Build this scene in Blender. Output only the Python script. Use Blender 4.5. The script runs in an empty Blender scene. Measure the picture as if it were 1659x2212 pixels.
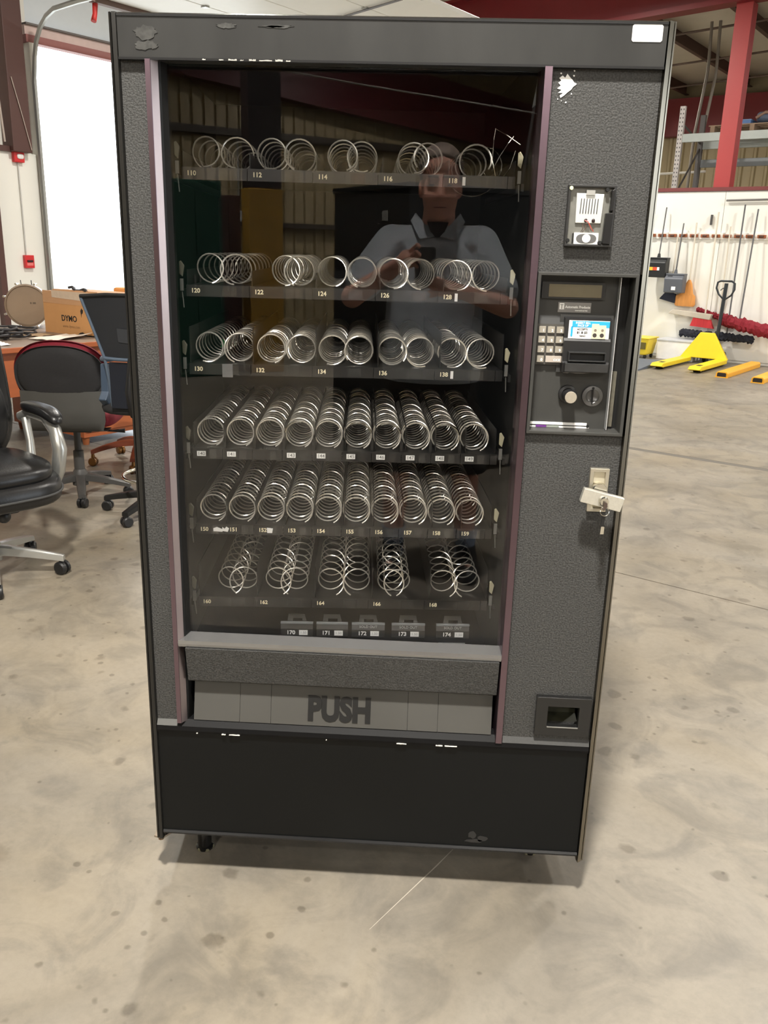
import bpy, bmesh, math, random
from mathutils import Vector, Matrix
random.seed(7)
scene = bpy.context.scene
COL = scene.collection
PI = math.pi
BA = math.radians(34.0)          # the building is turned 34 degrees against the vending machine
CU, SU = math.cos(BA), math.sin(BA)

def uv(u, v, z=0.0):
    """building coordinates (along the back wall, towards the back wall) -> world"""
    return Vector((u * CU + v * SU, -u * SU + v * CU, z))

# ------------------------------------------------------------------ camera
CAM = Vector((0.08859, -1.68218, 1.441))
YAW, PITCH, ROLL = -0.04355, 0.29612, 0.02798
FW = Vector((math.sin(YAW) * math.cos(PITCH), math.cos(YAW) * math.cos(PITCH), -math.sin(PITCH)))
r0 = Vector((math.cos(YAW), -math.sin(YAW), 0)); u0 = r0.cross(FW)
RT = math.cos(ROLL) * r0 + math.sin(ROLL) * u0
UP = -math.sin(ROLL) * r0 + math.cos(ROLL) * u0
cd = bpy.data.cameras.new('camera')
cd.sensor_fit = 'VERTICAL'; cd.sensor_height = 24.0; cd.lens = 24.0 * 1849.6 / 2212.0
cd.clip_start = 0.05; cd.clip_end = 300
cam = bpy.data.objects.new('camera', cd); COL.objects.link(cam)
m = Matrix((( RT.x, UP.x, -FW.x, CAM.x), (RT.y, UP.y, -FW.y, CAM.y), (RT.z, UP.z, -FW.z, CAM.z), (0, 0, 0, 1)))
cam.matrix_world = m
scene.camera = cam

# ------------------------------------------------------------------ world, exposure
scene.view_settings.view_transform = 'Standard'
scene.view_settings.look = 'None'
scene.view_settings.exposure = 0.27
scene.view_settings.gamma = 1.0
scene.view_settings.use_curve_mapping = False
w = bpy.data.worlds.new('overcast_sky'); scene.world = w; w.use_nodes = True
bg = w.node_tree.nodes['Background']
bg.inputs['Color'].default_value = (0.86, 0.93, 1.0, 1)
bg.inputs['Strength'].default_value = 4.6
scene.cycles.max_bounces = 8
scene.cycles.transparent_max_bounces = 16
scene.cycles.sample_clamp_indirect = 6.0
scene.cycles.caustics_reflective = False
scene.cycles.caustics_refractive = False

def portal(u, v, z, w_, h_, facing):
    """light portal in an open bay door: guides the sampling of the sky"""
    l = bpy.data.lights.new('door_daylight', 'AREA'); l.shape = 'RECTANGLE'; l.size = w_; l.size_y = h_
    l.cycles.is_portal = True
    o = bpy.data.objects.new('door_daylight', l); COL.objects.link(o)
    o.location = uv(u, v, z)
    d = uv(facing, 0, 0)
    o.rotation_euler = d.to_track_quat('-Z', 'Y').to_euler()
portal(-8.95, 6.85, 1.83, 3.7, 3.6, 1)
portal(13.05, 5.5, 2.1, 7.0, 4.2, -1)

LAMP_POWER = 150.0
LAMPS = [(0.88, -1.57, 3.1), (-5.1, -1.57, 0.3), (6.9, -1.57, 0.9), (-5.1, 4.6, 1.0), (0.88, 4.6, 1.0), (6.9, 4.6, 0.5),
         (-4.9, 9.6, 1.1), (0.88, 9.6, 1.4), (1.5, -8.0, 2.0), (6.9, -7.0, 2.0), (6.9, -11.0, 2.0), (1.0, 16.0, 1.3), (-8.0, 16.5, 1.3)]  # far lamps added out of view, rear ones strengthened, to brighten those spaces

# ------------------------------------------------------------------ material helpers
def S(r, g, b):
    f = lambda c: (c / 12.92 if c <= 0.04045 else ((c + 0.055) / 1.055) ** 2.4)
    return (f(r / 255), f(g / 255), f(b / 255))

MATS = {}
def M(name, col, rough=0.5, metal=0.0, var=0.10, scale=12.0, bump=0.0, bscale=300.0, spec=0.5, coat=0.0, stretch=None, emit=0.0, sheen=0.0, con=None):
    if name in MATS:
        return MATS[name]
    mt = bpy.data.materials.new(name); mt.use_nodes = True
    nt = mt.node_tree; n = nt.nodes; L = nt.links
    p = n['Principled BSDF']
    tc = n.new('ShaderNodeTexCoord'); mp = n.new('ShaderNodeMapping')
    L.new(tc.outputs['Object'], mp.inputs['Vector'])
    if stretch: mp.inputs['Scale'].default_value = stretch
    nz = n.new('ShaderNodeTexNoise'); nz.inputs['Scale'].default_value = scale; nz.inputs['Detail'].default_value = 5
    L.new(mp.outputs['Vector'], nz.inputs['Vector'])
    mx = n.new('ShaderNodeMix'); mx.data_type = 'RGBA'
    mx.inputs['A'].default_value = (*[c * (1 - var) for c in col], 1)
    mx.inputs['B'].default_value = (*[min(1, c * (1 + var)) for c in col], 1)
    if con:
        mr = n.new('ShaderNodeMapRange'); mr.inputs['From Min'].default_value = 0.5 - con; mr.inputs['From Max'].default_value = 0.5 + con
        L.new(nz.outputs['Fac'], mr.inputs['Value']); L.new(mr.outputs['Result'], mx.inputs['Factor'])
    else:
        L.new(nz.outputs['Fac'], mx.inputs['Factor'])
    L.new(mx.outputs['Result'], p.inputs['Base Color'])
    p.inputs['Roughness'].default_value = rough
    p.inputs['Metallic'].default_value = metal
    p.inputs['Specular IOR Level'].default_value = spec
    p.inputs['Coat Weight'].default_value = coat
    if sheen: p.inputs['Sheen Weight'].default_value = sheen
    if emit:
        L.new(mx.outputs['Result'], p.inputs['Emission Color']); p.inputs['Emission Strength'].default_value = emit
    if bump:
        bz = n.new('ShaderNodeTexNoise'); bz.inputs['Scale'].default_value = bscale; bz.inputs['Detail'].default_value = 3
        L.new(mp.outputs['Vector'], bz.inputs['Vector'])
        bp = n.new('ShaderNodeBump'); bp.inputs['Strength'].default_value = bump; bp.inputs['Distance'].default_value = 0.002
        L.new(bz.outputs['Fac'], bp.inputs['Height']); L.new(bp.outputs['Normal'], p.inputs['Normal'])
    MATS[name] = mt
    return mt

def mat_concrete():
    mt = bpy.data.materials.new('concrete'); mt.use_nodes = True
    nt = mt.node_tree; n = nt.nodes; L = nt.links; p = n['Principled BSDF']
    tc = n.new('ShaderNodeTexCoord')
    def noise(scale, detail=6, rough=0.6, dist=0.0):
        z = n.new('ShaderNodeTexNoise'); z.inputs['Scale'].default_value = scale; z.inputs['Detail'].default_value = detail
        z.inputs['Roughness'].default_value = rough; z.inputs['Distortion'].default_value = dist
        L.new(tc.outputs['Object'], z.inputs['Vector']); return z
    def ramp(src, a, b, ca, cb):
        r = n.new('ShaderNodeValToRGB'); r.color_ramp.elements[0].position = a; r.color_ramp.elements[1].position = b
        r.color_ramp.elements[0].color = (*ca, 1); r.color_ramp.elements[1].color = (*cb, 1)
        L.new(src, r.inputs['Fac']); return r
    def mul(a, b, fac=1.0):
        x = n.new('ShaderNodeMix'); x.data_type = 'RGBA'; x.blend_type = 'MULTIPLY'; x.inputs['Factor'].default_value = fac
        L.new(a, x.inputs['A']); L.new(b, x.inputs['B']); return x.outputs['Result']
    base = ramp(noise(1.1, 8, 0.62, 0.6).outputs['Fac'], 0.32, 0.70, S(118, 112, 102), S(152, 144, 131))
    patch = ramp(noise(4.5, 6, 0.6, 1.2).outputs['Fac'], 0.36, 0.54, (0.74, 0.75, 0.77), (1, 1, 1))
    fine = ramp(noise(45, 4, 0.7).outputs['Fac'], 0.3, 0.6, (0.9, 0.9, 0.9), (1, 1, 1))
    c = mul(mul(base.outputs['Color'], patch.outputs['Color']), fine.outputs['Color'])
    warm = ramp(noise(0.8, 5, 0.6, 0.8).outputs['Fac'], 0.42, 0.66, (1, 1, 1), (1.0, 0.955, 0.86))
    c = mul(c, warm.outputs['Color'])
    # old dark drops of oil, large and small, in drifts
    dn = noise(14, 3, 0.6)
    for (sc, th, dark, mscale) in ((3.0, 0.24, 0.80, 0.8), (8.5, 0.25, 0.68, 1.3), (19.0, 0.20, 0.64, 0.7)):
        add = n.new('ShaderNodeMix'); add.data_type = 'RGBA'; add.blend_type = 'ADD'; add.inputs['Factor'].default_value = 0.45 / sc
        L.new(tc.outputs['Object'], add.inputs['A']); L.new(dn.outputs['Color'], add.inputs['B'])
        vo = n.new('ShaderNodeTexVoronoi'); vo.inputs['Scale'].default_value = sc
        L.new(add.outputs['Result'], vo.inputs['Vector'])
        rnd = n.new('ShaderNodeSeparateColor'); L.new(vo.outputs['Color'], rnd.inputs['Color'])
        cut = n.new('ShaderNodeMath'); cut.operation = 'MULTIPLY'; L.new(rnd.outputs['Red'], cut.inputs[0]); L.new(noise(mscale, 3, 0.5).outputs['Fac'], cut.inputs[1])
        cmp_ = n.new('ShaderNodeMath'); cmp_.operation = 'MULTIPLY_ADD'; cmp_.inputs[1].default_value = th * 2.4; cmp_.inputs[2].default_value = -th * 0.55
        L.new(cut.outputs[0], cmp_.inputs[0])
        sub = n.new('ShaderNodeMath'); sub.operation = 'SUBTRACT'; L.new(vo.outputs['Distance'], sub.inputs[0]); L.new(cmp_.outputs[0], sub.inputs[1])
        drops = ramp(sub.outputs[0], 0.0, 0.08, (dark, dark * 0.98, dark * 0.96), (1, 1, 1))
        c = mul(c, drops.outputs['Color'])
    L.new(c, p.inputs['Base Color'])
    rr = n.new('ShaderNodeMapRange'); rr.inputs['To Min'].default_value = 0.30; rr.inputs['To Max'].default_value = 0.55
    L.new(noise(2.6, 6, 0.6).outputs['Fac'], rr.inputs['Value']); L.new(rr.outputs['Result'], p.inputs['Roughness'])
    p.inputs['Specular IOR Level'].default_value = 0.45
    bp = n.new('ShaderNodeBump'); bp.inputs['Strength'].default_value = 0.12; bp.inputs['Distance'].default_value = 0.004
    L.new(noise(16, 6, 0.6).outputs['Fac'], bp.inputs['Height']); L.new(bp.outputs['Normal'], p.inputs['Normal'])
    return mt
CONCRETE = mat_concrete()

def mat_glass(name, k, tint=(1, 1, 1)):
    """thin sheet glass: clear, with the mirror of a double pane"""
    mt = bpy.data.materials.new(name); mt.use_nodes = True
    nt = mt.node_tree; n = nt.nodes; L = nt.links
    n.remove(n['Principled BSDF'])
    tr = n.new('ShaderNodeBsdfTransparent'); tr.inputs['Color'].default_value = (*tint, 1)
    gl = n.new('ShaderNodeBsdfGlossy'); gl.inputs['Roughness'].default_value = 0.0; gl.inputs['Color'].default_value = (1, 1, 1, 1)
    tc = n.new('ShaderNodeTexCoord'); nz = n.new('ShaderNodeTexNoise'); nz.inputs['Scale'].default_value = 2.0
    L.new(tc.outputs['Object'], nz.inputs['Vector'])
    fr = n.new('ShaderNodeFresnel'); fr.inputs['IOR'].default_value = 1.5
    mm = n.new('ShaderNodeMath'); mm.operation = 'MULTIPLY'; mm.use_clamp = True
    mr = n.new('ShaderNodeMapRange'); mr.inputs['To Min'].default_value = k * 0.97; mr.inputs['To Max'].default_value = k * 1.03
    L.new(nz.outputs['Fac'], mr.inputs['Value'])
    L.new(fr.outputs[0], mm.inputs[0]); L.new(mr.outputs['Result'], mm.inputs[1])
    mx = n.new('ShaderNodeMixShader'); L.new(mm.outputs[0], mx.inputs[0]); L.new(tr.outputs[0], mx.inputs[1]); L.new(gl.outputs[0], mx.inputs[2])
    L.new(mx.outputs[0], n['Material Output'].inputs['Surface'])
    return mt

# ------------------------------------------------------------------ mesh helpers
class B:
    def __init__(s): s.v = []; s.f = []
    def add(s, vs, fs):
        o = len(s.v); s.v += [tuple(x) for x in vs]; s.f += [tuple(i + o for i in q) for q in fs]; return s
    def box(s, x0, x1, y0, y1, z0, z1):
        return s.add([(x0, y0, z0), (x1, y0, z0), (x1, y1, z0), (x0, y1, z0), (x0, y0, z1), (x1, y0, z1), (x1, y1, z1), (x0, y1, z1)],
                     [(0, 3, 2, 1), (4, 5, 6, 7), (0, 1, 5, 4), (1, 2, 6, 5), (2, 3, 7, 6), (3, 0, 4, 7)])
    def obox(s, c, size, rot=(0, 0, 0)):
        mm = Matrix.Translation(Vector(c)) @ Matrix.Rotation(rot[2], 4, 'Z') @ Matrix.Rotation(rot[1], 4, 'Y') @ Matrix.Rotation(rot[0], 4, 'X')
        a, b, d = size[0] / 2, size[1] / 2, size[2] / 2
        vs = [mm @ Vector(q) for q in ((-a, -b, -d), (a, -b, -d), (a, b, -d), (-a, b, -d), (-a, -b, d), (a, -b, d), (a, b, d), (-a, b, d))]
        return s.add(vs, [(0, 3, 2, 1), (4, 5, 6, 7), (0, 1, 5, 4), (1, 2, 6, 5), (2, 3, 7, 6), (3, 0, 4, 7)])
    def hexa(s, bot, top):
        n = len(bot); vs = list(bot) + list(top)
        return s.add(vs, [tuple(range(n - 1, -1, -1)), tuple(range(n, 2 * n))] + [(i, (i + 1) % n, n + (i + 1) % n, n + i) for i in range(n)])
    def prism(s, poly, a0, a1, axis='z'):
        """extrude a polygon; axis z: poly in (x,y); axis y: poly in (x,z); axis x: poly in (y,z)"""
        f = {'z': lambda p, h: (p[0], p[1], h), 'y': lambda p, h: (p[0], h, p[1]), 'x': lambda p, h: (h, p[0], p[1])}[axis]
        return s.hexa([f(p, a0) for p in poly], [f(p, a1) for p in poly])
    def tube(s, pts, r, n=8, closed=False, caps=True):
        pts = [Vector(p) for p in pts]; N = len(pts)
        rad = r if isinstance(r, (list, tuple)) else [r] * N
        T = []
        for i in range(N):
            a = pts[(i - 1) % N] if (closed or i > 0) else pts[i]; b = pts[(i + 1) % N] if (closed or i < N - 1) else pts[i]
            d = (b - a); T.append(d.normalized() if d.length > 1e-9 else Vector((0, 0, 1)))
        ref = Vector((0, 0, 1)) if abs(T[0].z) < 0.9 else Vector((1, 0, 0))
        nx = T[0].cross(ref).normalized(); vs = []
        for i in range(N):
            if i > 0:
                nx = nx - T[i] * nx.dot(T[i]); nx.normalize()
            ny = T[i].cross(nx)
            for k in range(n):
                a = 2 * PI * k / n
                vs.append(pts[i] + (nx * math.cos(a) + ny * math.sin(a)) * rad[i])
        fs = []
        for i in range(N if closed else N - 1):
            j = (i + 1) % N
            for k in range(n):
                l = (k + 1) % n
                fs.append((i * n + k, i * n + l, j * n + l, j * n + k))
        if caps and not closed:
            fs.append(tuple(range(n - 1, -1, -1))); fs.append(tuple((N - 1) * n + k for k in range(n)))
        return s.add(vs, fs)
    def lathe(s, prof, n=20, mat=None, ang=2 * PI):
        """profile (r,z) turned about z; mat places it"""
        vs = []; fs = []; full = abs(ang - 2 * PI) < 1e-6
        for (r, z) in prof:
            for k in range(n):
                a = ang * k / (n if full else n - 1)
                vs.append(Vector((r * math.cos(a), r * math.sin(a), z)))
        for i in range(len(prof) - 1):
            for k in range(n if full else n - 1):
                l = (k + 1) % n
                fs.append((i * n + k, i * n + l, (i + 1) * n + l, (i + 1) * n + k))
        if full:
            if prof[0][0] > 1e-6: fs.append(tuple(range(n - 1, -1, -1)))
            if prof[-1][0] > 1e-6: fs.append(tuple((len(prof) - 1) * n + k for k in range(n)))
        if mat is not None: vs = [mat @ x for x in vs]
        return s.add(vs, fs)
    def sup(s, c, r, e1=0.5, e2=0.5, nu=24, nv=12, mat=None):
        """superellipsoid: a soft cushion or a ball"""
        sg = lambda x, e: math.copysign(abs(x) ** e, x)
        vs = [Vector((0, 0, -r[2]))]
        for i in range(1, nv):
            p = -PI / 2 + PI * i / nv
            for k in range(nu):
                t = 2 * PI * k / nu
                vs.append(Vector((r[0] * sg(math.cos(p), e1) * sg(math.cos(t), e2), r[1] * sg(math.cos(p), e1) * sg(math.sin(t), e2), r[2] * sg(math.sin(p), e1))))
        vs.append(Vector((0, 0, r[2])))
        fs = [(0, 1 + (k + 1) % nu, 1 + k) for k in range(nu)]
        for i in range(nv - 2):
            for k in range(nu):
                l = (k + 1) % nu; a = 1 + i * nu; b = a + nu
                fs.append((a + k, a + l, b + l, b + k))
        a = 1 + (nv - 2) * nu; top = len(vs) - 1
        fs += [(a + k, a + (k + 1) % nu, top) for k in range(nu)]
        if mat is not None: vs = [mat @ x for x in vs]
        return s.add([x + Vector(c) for x in vs], fs)
    def loft(s, rings, n=20):
        """rings: (cx,cy,cz,rx,ry) horizontal ellipses from below to above"""
        vs = []; fs = []
        for (x, y, z, a, b) in rings:
            for k in range(n):
                t = 2 * PI * k / n; vs.append((x + a * math.cos(t), y + b * math.sin(t), z))
        for i in range(len(rings) - 1):
            for k in range(n):
                l = (k + 1) % n; fs.append((i * n + k, i * n + l, (i + 1) * n + l, (i + 1) * n + k))
        fs.append(tuple(range(n - 1, -1, -1))); fs.append(tuple((len(rings) - 1) * n + k for k in range(n)))
        return s.add(vs, fs)
    def capsule(s, a, b, ra, rb, n=14):
        a = Vector(a); b = Vector(b); d = (b - a).normalized(); pts = []; rr = []
        for k in range(5):
            t = PI / 2 * (1 - k / 4); pts.append(a - d * ra * math.sin(t)); rr.append(max(ra * math.cos(t), 1e-4))
        for k in range(5):
            t = PI / 2 * k / 4; pts.append(b + d * rb * math.sin(t)); rr.append(max(rb * math.cos(t), 1e-4))
        return s.tube(pts, rr, n)
    def map(s, f): s.v = [tuple(f(Vector(x))) for x in s.v]; return s
    def mesh(s, name, smooth=False):
        me = bpy.data.meshes.new(name); me.from_pydata(s.v, [], s.f); me.update()
        if smooth:
            me.polygons.foreach_set('use_smooth', [True] * len(me.polygons))
            try: me.set_sharp_from_angle(angle=math.radians(smooth if smooth > 1 else 40))
            except Exception: pass
        return me

def ob(name, b, mat, parent=None, smooth=False, bev=0.0, loc=None, rotz=None, uvframe=False, seg=2):
    me = b if isinstance(b, bpy.types.Mesh) else b.mesh(name, smooth)
    o = bpy.data.objects.new(name, me); COL.objects.link(o)
    if mat is not None and not len(me.materials): me.materials.append(mat)
    if parent is not None: o.parent = parent
    if loc is not None: o.location = loc
    if rotz is not None: o.rotation_euler = (0, 0, rotz)
    if uvframe: o.rotation_euler = (0, 0, -BA)
    if bev:
        md = o.modifiers.new('edge', 'BEVEL'); md.width = bev; md.segments = seg; md.limit_method = 'ANGLE'; md.angle_limit = math.radians(40)
    return o

def tag(o, label, cat, group=None):
    o['label'] = label; o['category'] = cat
    if group: o['group'] = group
    return o
def struct(o): o['kind'] = 'structure'; return o
def thing(name, label, cat, loc=(0, 0, 0), rotz=0.0, group=None):
    o = bpy.data.objects.new(name, None); COL.objects.link(o); o.location = loc; o.rotation_euler = (0, 0, rotz)
    o.empty_display_size = 0.05
    return tag(o, label, cat, group)
def box(x0, x1, y0, y1, z0, z1): return B().box(x0, x1, y0, y1, z0, z1)
def linkcopy(src, parent, loc=None):
    c = src.copy(); COL.objects.link(c); c.parent = parent
    if loc is not None: c.location = loc
    return c

TXT = {}
def text_mesh(s, size, ext=0.0004, bold=0.02, align='CENTER', squeeze=1.0):
    key = (s, size, ext, bold, align, squeeze)
    if key in TXT: return TXT[key]
    cu = bpy.data.curves.new('lettering', 'FONT'); cu.body = s; cu.size = size; cu.extrude = ext; cu.offset = bold * size
    cu.align_x = align; cu.align_y = 'CENTER'; cu.resolution_u = 3
    o = bpy.data.objects.new('lettering', cu); COL.objects.link(o)
    bpy.context.view_layer.update()
    me = bpy.data.meshes.new_from_object(o.evaluated_get(bpy.context.evaluated_depsgraph_get()))
    bpy.data.objects.remove(o); bpy.data.curves.remove(cu)
    if squeeze != 1.0: me.transform(Matrix.Diagonal((squeeze, 1, 1, 1)))
    me.transform(Matrix.Rotation(PI / 2, 4, 'X'))       # now reads in the xz plane, facing -y
    TXT[key] = me
    return me
def letters(name, s, size, loc, mat, parent, rotz=0.0, **k):
    me = text_mesh(s, size, **k)
    if len(me.materials) and me.materials[0] != mat: me = me.copy(); me.materials.clear()
    o = ob(name, me, mat, parent); o.location = loc; o.rotation_euler = (0, 0, rotz)
    return o

# ------------------------------------------------------------------ shared materials
white_wall = M('white_liner', S(236, 234, 226), 0.45, var=0.03, scale=2)
white_ceiling = M('white_insulation', S(214, 206, 192), 0.6, var=0.05, scale=3, bump=0.2, bscale=20)
tan_wall = M('tan_panel', S(176, 160, 124), 0.5, var=0.07, scale=4)
dark_red = M('dark_red_steel', S(120, 30, 34), 0.45, var=0.12, scale=3)
red_steel = M('red_steel', S(168, 62, 62), 0.42, var=0.08, scale=3)
brown_steel = M('brown_steel', S(82, 52, 46), 0.5, var=0.12, scale=3)
galv = M('galvanised', S(176, 178, 176), 0.35, 0.8, var=0.15, scale=8)
black_plastic = M('black_plastic', S(26, 26, 27), 0.42, var=0.15, scale=30)
blk_fabric = M('black_fabric', S(38, 37, 38), 0.85, var=0.2, scale=60, bump=0.3, bscale=500)
chrome = M('chrome', S(225, 222, 212), 0.16, 1.0, var=0.04)

# ================================================================== the building
def floor():
    f = box(-9.3, 13.6, -14.3, 22.6, -0.25, -0.02)
    o = struct(ob('floor', f, CONCRETE, uvframe=True))
    for (a, b, c, d) in ((-9.2, 13.5, -14.2, 2.405), (-9.2, 13.5, 2.413, 5.10), (-9.2, 13.5, 5.18, 11.4), (-9.2, 13.5, 11.41, 22.5)):
        s = ob('concrete_slab', box(a, b, c, d, -0.03, 0.0), CONCRETE, o)
    ob('joint_filler', box(-9.2, 13.5, 5.09, 5.19, -0.02, -0.001), M('joint_filler', S(98, 93, 85), 0.7), o)
    sc = B().prism([(0.0885, -0.105), (0.0895, -0.105), (0.0925, 0.16), (0.089, 0.30), (0.0895, 0.16)], 0.0, 0.0003)
    ob('chalk_scratch', sc, M('chalk_line', S(172, 164, 150), 0.7), o)
    return o
floor()

def ribbed(name, u0, u1, z0, z1, v, toward, mat, pitch=0.305, per=3, parent=None, along='u', depth=0.035):
    """trapezoid-ribbed sheet panels, each three ribs wide; 'toward' is the side the ribs stand out to"""
    w_ = pitch * per; k = 0
    prof = []
    for i in range(per):
        x = i * pitch
        prof += [(x, 0), (x + pitch * 0.62, 0), (x + pitch * 0.72, 1), (x + pitch * 0.90, 1), (x + pitch * 0.998, 0)]
    b = B(); n = len(prof)
    vs = []
    for (x, d) in prof:
        for z in (z0, z1):
            for t in (0, 0.01):
                y = toward * d * depth - toward * t
                vs.append((x, y, z) if along == 'u' else (y, x, z))
    fs = []
    for i in range(n - 1):
        a = i * 4; c = a + 4
        fs += [(a, c, c + 2, a + 2), (a + 1, a + 3, c + 3, c + 1)]
    b.add(vs, fs)
    me = b.mesh('wall_panel'); me.materials.append(mat)
    x = u0
    while x < u1 - 0.05:
        o = bpy.data.objects.new('wall_panel', me); COL.objects.link(o); o.parent = parent
        o.location = (x, v, 0) if along == 'u' else (v, x, 0)
        x += w_

# left wall with the open bay door
wl = struct(ob('wall_left', B().box(-9.25, -9.0, -14.3, 4.98, 0, 6.2), white_wall, uvframe=True))
ob('wall_section', box(-9.25, -9.0, 8.72, 22.6, 0, 6.2), white_wall, wl)
ob('wall_section', box(-9.25, -9.0, 4.98, 8.72, 3.80, 6.2), M('pale_blue_insulation', S(222, 230, 236), 0.55, var=0.03), wl)
for i in range(7):
    v0 = 4.98 - 0.06 - (i + 1) * 1.22
    ob('liner_panel', box(-9.0, -8.9, v0 + 0.004, v0 + 1.216, 0, 2.42), white_wall, wl)
for i in range(3):
    v0 = 8.8 + i * 1.22
    ob('liner_panel', box(-9.0, -8.9, v0 + 0.004, v0 + 1.216, 0, 2.42), white_wall, wl)
struct(ob('trim_1', box(-9.0, -8.86, -3.7, 4.62, 2.42, 2.48), brown_steel, uvframe=True))
hd = struct(ob('trim_2', box(-9.0, -8.88, 4.9, 8.8, 3.62, 3.70), M('header_red', S(150, 96, 92), 0.5), uvframe=True))
ob('header_flange', box(-9.0, -8.90, 4.9, 8.8, 3.70, 3.80), M('header_pink', S(214, 190, 184), 0.5), hd)
ob('weather_strip', box(-8.98, -8.86, 4.9, 8.8, 3.80, 3.82), M('strip_grey', S(110, 104, 102), 0.6), hd)
struct(ob('column_steel', B().prism([(-9.0, 4.56), (-8.78, 4.56), (-8.78, 4.80), (-9.0, 4.80)], 2.42, 6.0), brown_steel, uvframe=True, bev=0.01))
struct(ob('trim_3', box(-8.9, -8.80, 4.26, 4.335, 0, 2.30), brown_steel, uvframe=True))
struct(ob('door_jamb_1', box(-9.25, -8.88, 4.93, 4.99, 0, 3.62), white_wall, uvframe=True))
struct(ob('door_jamb_2', box(-9.25, -8.88, 8.71, 8.77, 0, 3.62), white_wall, uvframe=True))

# the bay door itself, rolled up under the roof
def bay_door():
    d = thing('overhead_door', 'white sectional overhead door rolled up flat above the open bay', 'garage door')
    d.rotation_euler = (0, 0, -BA)
    dm = M('door_white', S(240, 240, 236), 0.4, var=0.02)
    for i in range(4):
        u_ = -7.72 + i * 0.745
        ob('door_panel', box(u_ + 0.006, u_ + 0.739, 5.0, 8.7, 3.95, 4.0), dm, d, bev=0.006)
        for v_ in (5.9, 6.85, 7.8):
            ob('hinge', box(u_ + 0.71, u_ + 0.78, v_ - 0.03, v_ + 0.03, 3.935, 3.95), galv, d)
    for v_ in (4.93, 8.78):
        pts = [(-8.84, v_, z) for z in (0.05, 1.5, 3.2)] + [(-8.80 + 0.55 * (1 - math.cos(a)), v_, 3.35 + 0.55 * math.sin(a)) for a in (0.2, 0.5, 0.8, 1.1, 1.4)] + [(-7.9, v_, 3.91), (-4.9, v_, 3.93)]
        ob('track', B().tube(pts, 0.028, 6), galv, d, smooth=True)
    ob('strut', B().tube([(-6.3, 7.05, 3.93), (-4.9, 6.72, 3.93)], 0.012, 6), M('strut_grey', S(120, 118, 120), 0.5), d)
    ob('bottom_angle', box(-7.80, -7.72, 5.0, 8.7, 3.90, 4.0), M('angle_brown', S(112, 92, 84), 0.6), d)
    ob('pull_rope', B().tube([(-7.78, 5.06, 3.9), (-7.78, 5.05, 3.8), (-7.77, 5.02, 3.72)], [0.03, 0.025, 0.03], 8), M('rope_red', S(196, 44, 40), 0.6), d, smooth=True)
bay_door()

# partition wall at the back, white, eight feet high
wb = struct(ob('wall_back', box(-9.0, 8.0, 11.9, 12.02, 0, 2.38), white_wall, uvframe=True))
for i in range(14):
    u_ = -9.0 + i * 1.22
    ob('liner_panel', box(u_ + 0.003, u_ + 1.217, 11.88, 11.9, 0.04, 2.37), white_wall, wb)
struct(ob('trim_4', box(-9.0, 8.0, 11.86, 12.06, 2.38, 2.43), M('cap_red', S(112, 52, 52), 0.5), uvframe=True))
# far wall with tan sheet panels
wf = struct(ob('wall_far', box(-9.25, 13.5, 22.3, 22.5, 0, 6.4), M('tan_back', S(150, 136, 106), 0.6), uvframe=True))
ribbed('far', -9.0, 6.0, 0.0, 4.5, 22.29, -1, tan_wall, parent=wf, depth=0.05)
struct(ob('trim_5', box(-9.0, 13, 21.95, 22.25, 4.42, 5.30), dark_red, uvframe=True))
# rear wall behind the photographer
wr = struct(ob('wall_rear', box(-9.25, 13.5, -14.3, -14.1, 0, 6.4), M('tan_back', S(150, 136, 106), 0.6), uvframe=True))
ribbed('rear', -1.0, 13.0, 0.0, 6.0, -14.08, 1, tan_wall, pitch=0.215, per=4, parent=wr, depth=0.05)
ob('girt', box(-1, 13.4, -14.05, -13.85, 3.30, 3.42), M('girt_dark', S(70, 62, 54), 0.5), wr)
ob('girt', box(-1, 13.4, -14.05, -13.85, 1.80, 1.88), M('girt_dark', S(70, 62, 54), 0.5), wr)
struct(ob('trim_6', B().prism([(4.0, 4.15), (13.2, 3.3), (13.2, 4.25), (4.0, 5.2)], -13.85, -13.6, 'y'), M('rear_rafter', S(84, 28, 30), 0.5), uvframe=True))
# right wall with a wide open bay, outside the picture
wR = struct(ob('wall_right', box(13.1, 13.3, -14.3, 2.0, 0, 6.2), white_wall, uvframe=True))
ob('wall_section', box(13.1, 13.3, 9.0, 22.6, 0, 6.2), white_wall, wR)
ob('wall_section', box(13.1, 13.3, 2.0, 9.0, 4.25, 6.2), white_wall, wR)
struct(ob('ground_apron', B().box(-60, -9.3, -60, 60, -0.3, -0.05), M('apron', S(196, 192, 184), 0.7), uvframe=True))
struct(ob('ground_yard', B().box(13.6, 60, -60, 60, -0.3, -0.05), M('apron', S(196, 192, 184), 0.7), uvframe=True))

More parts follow.
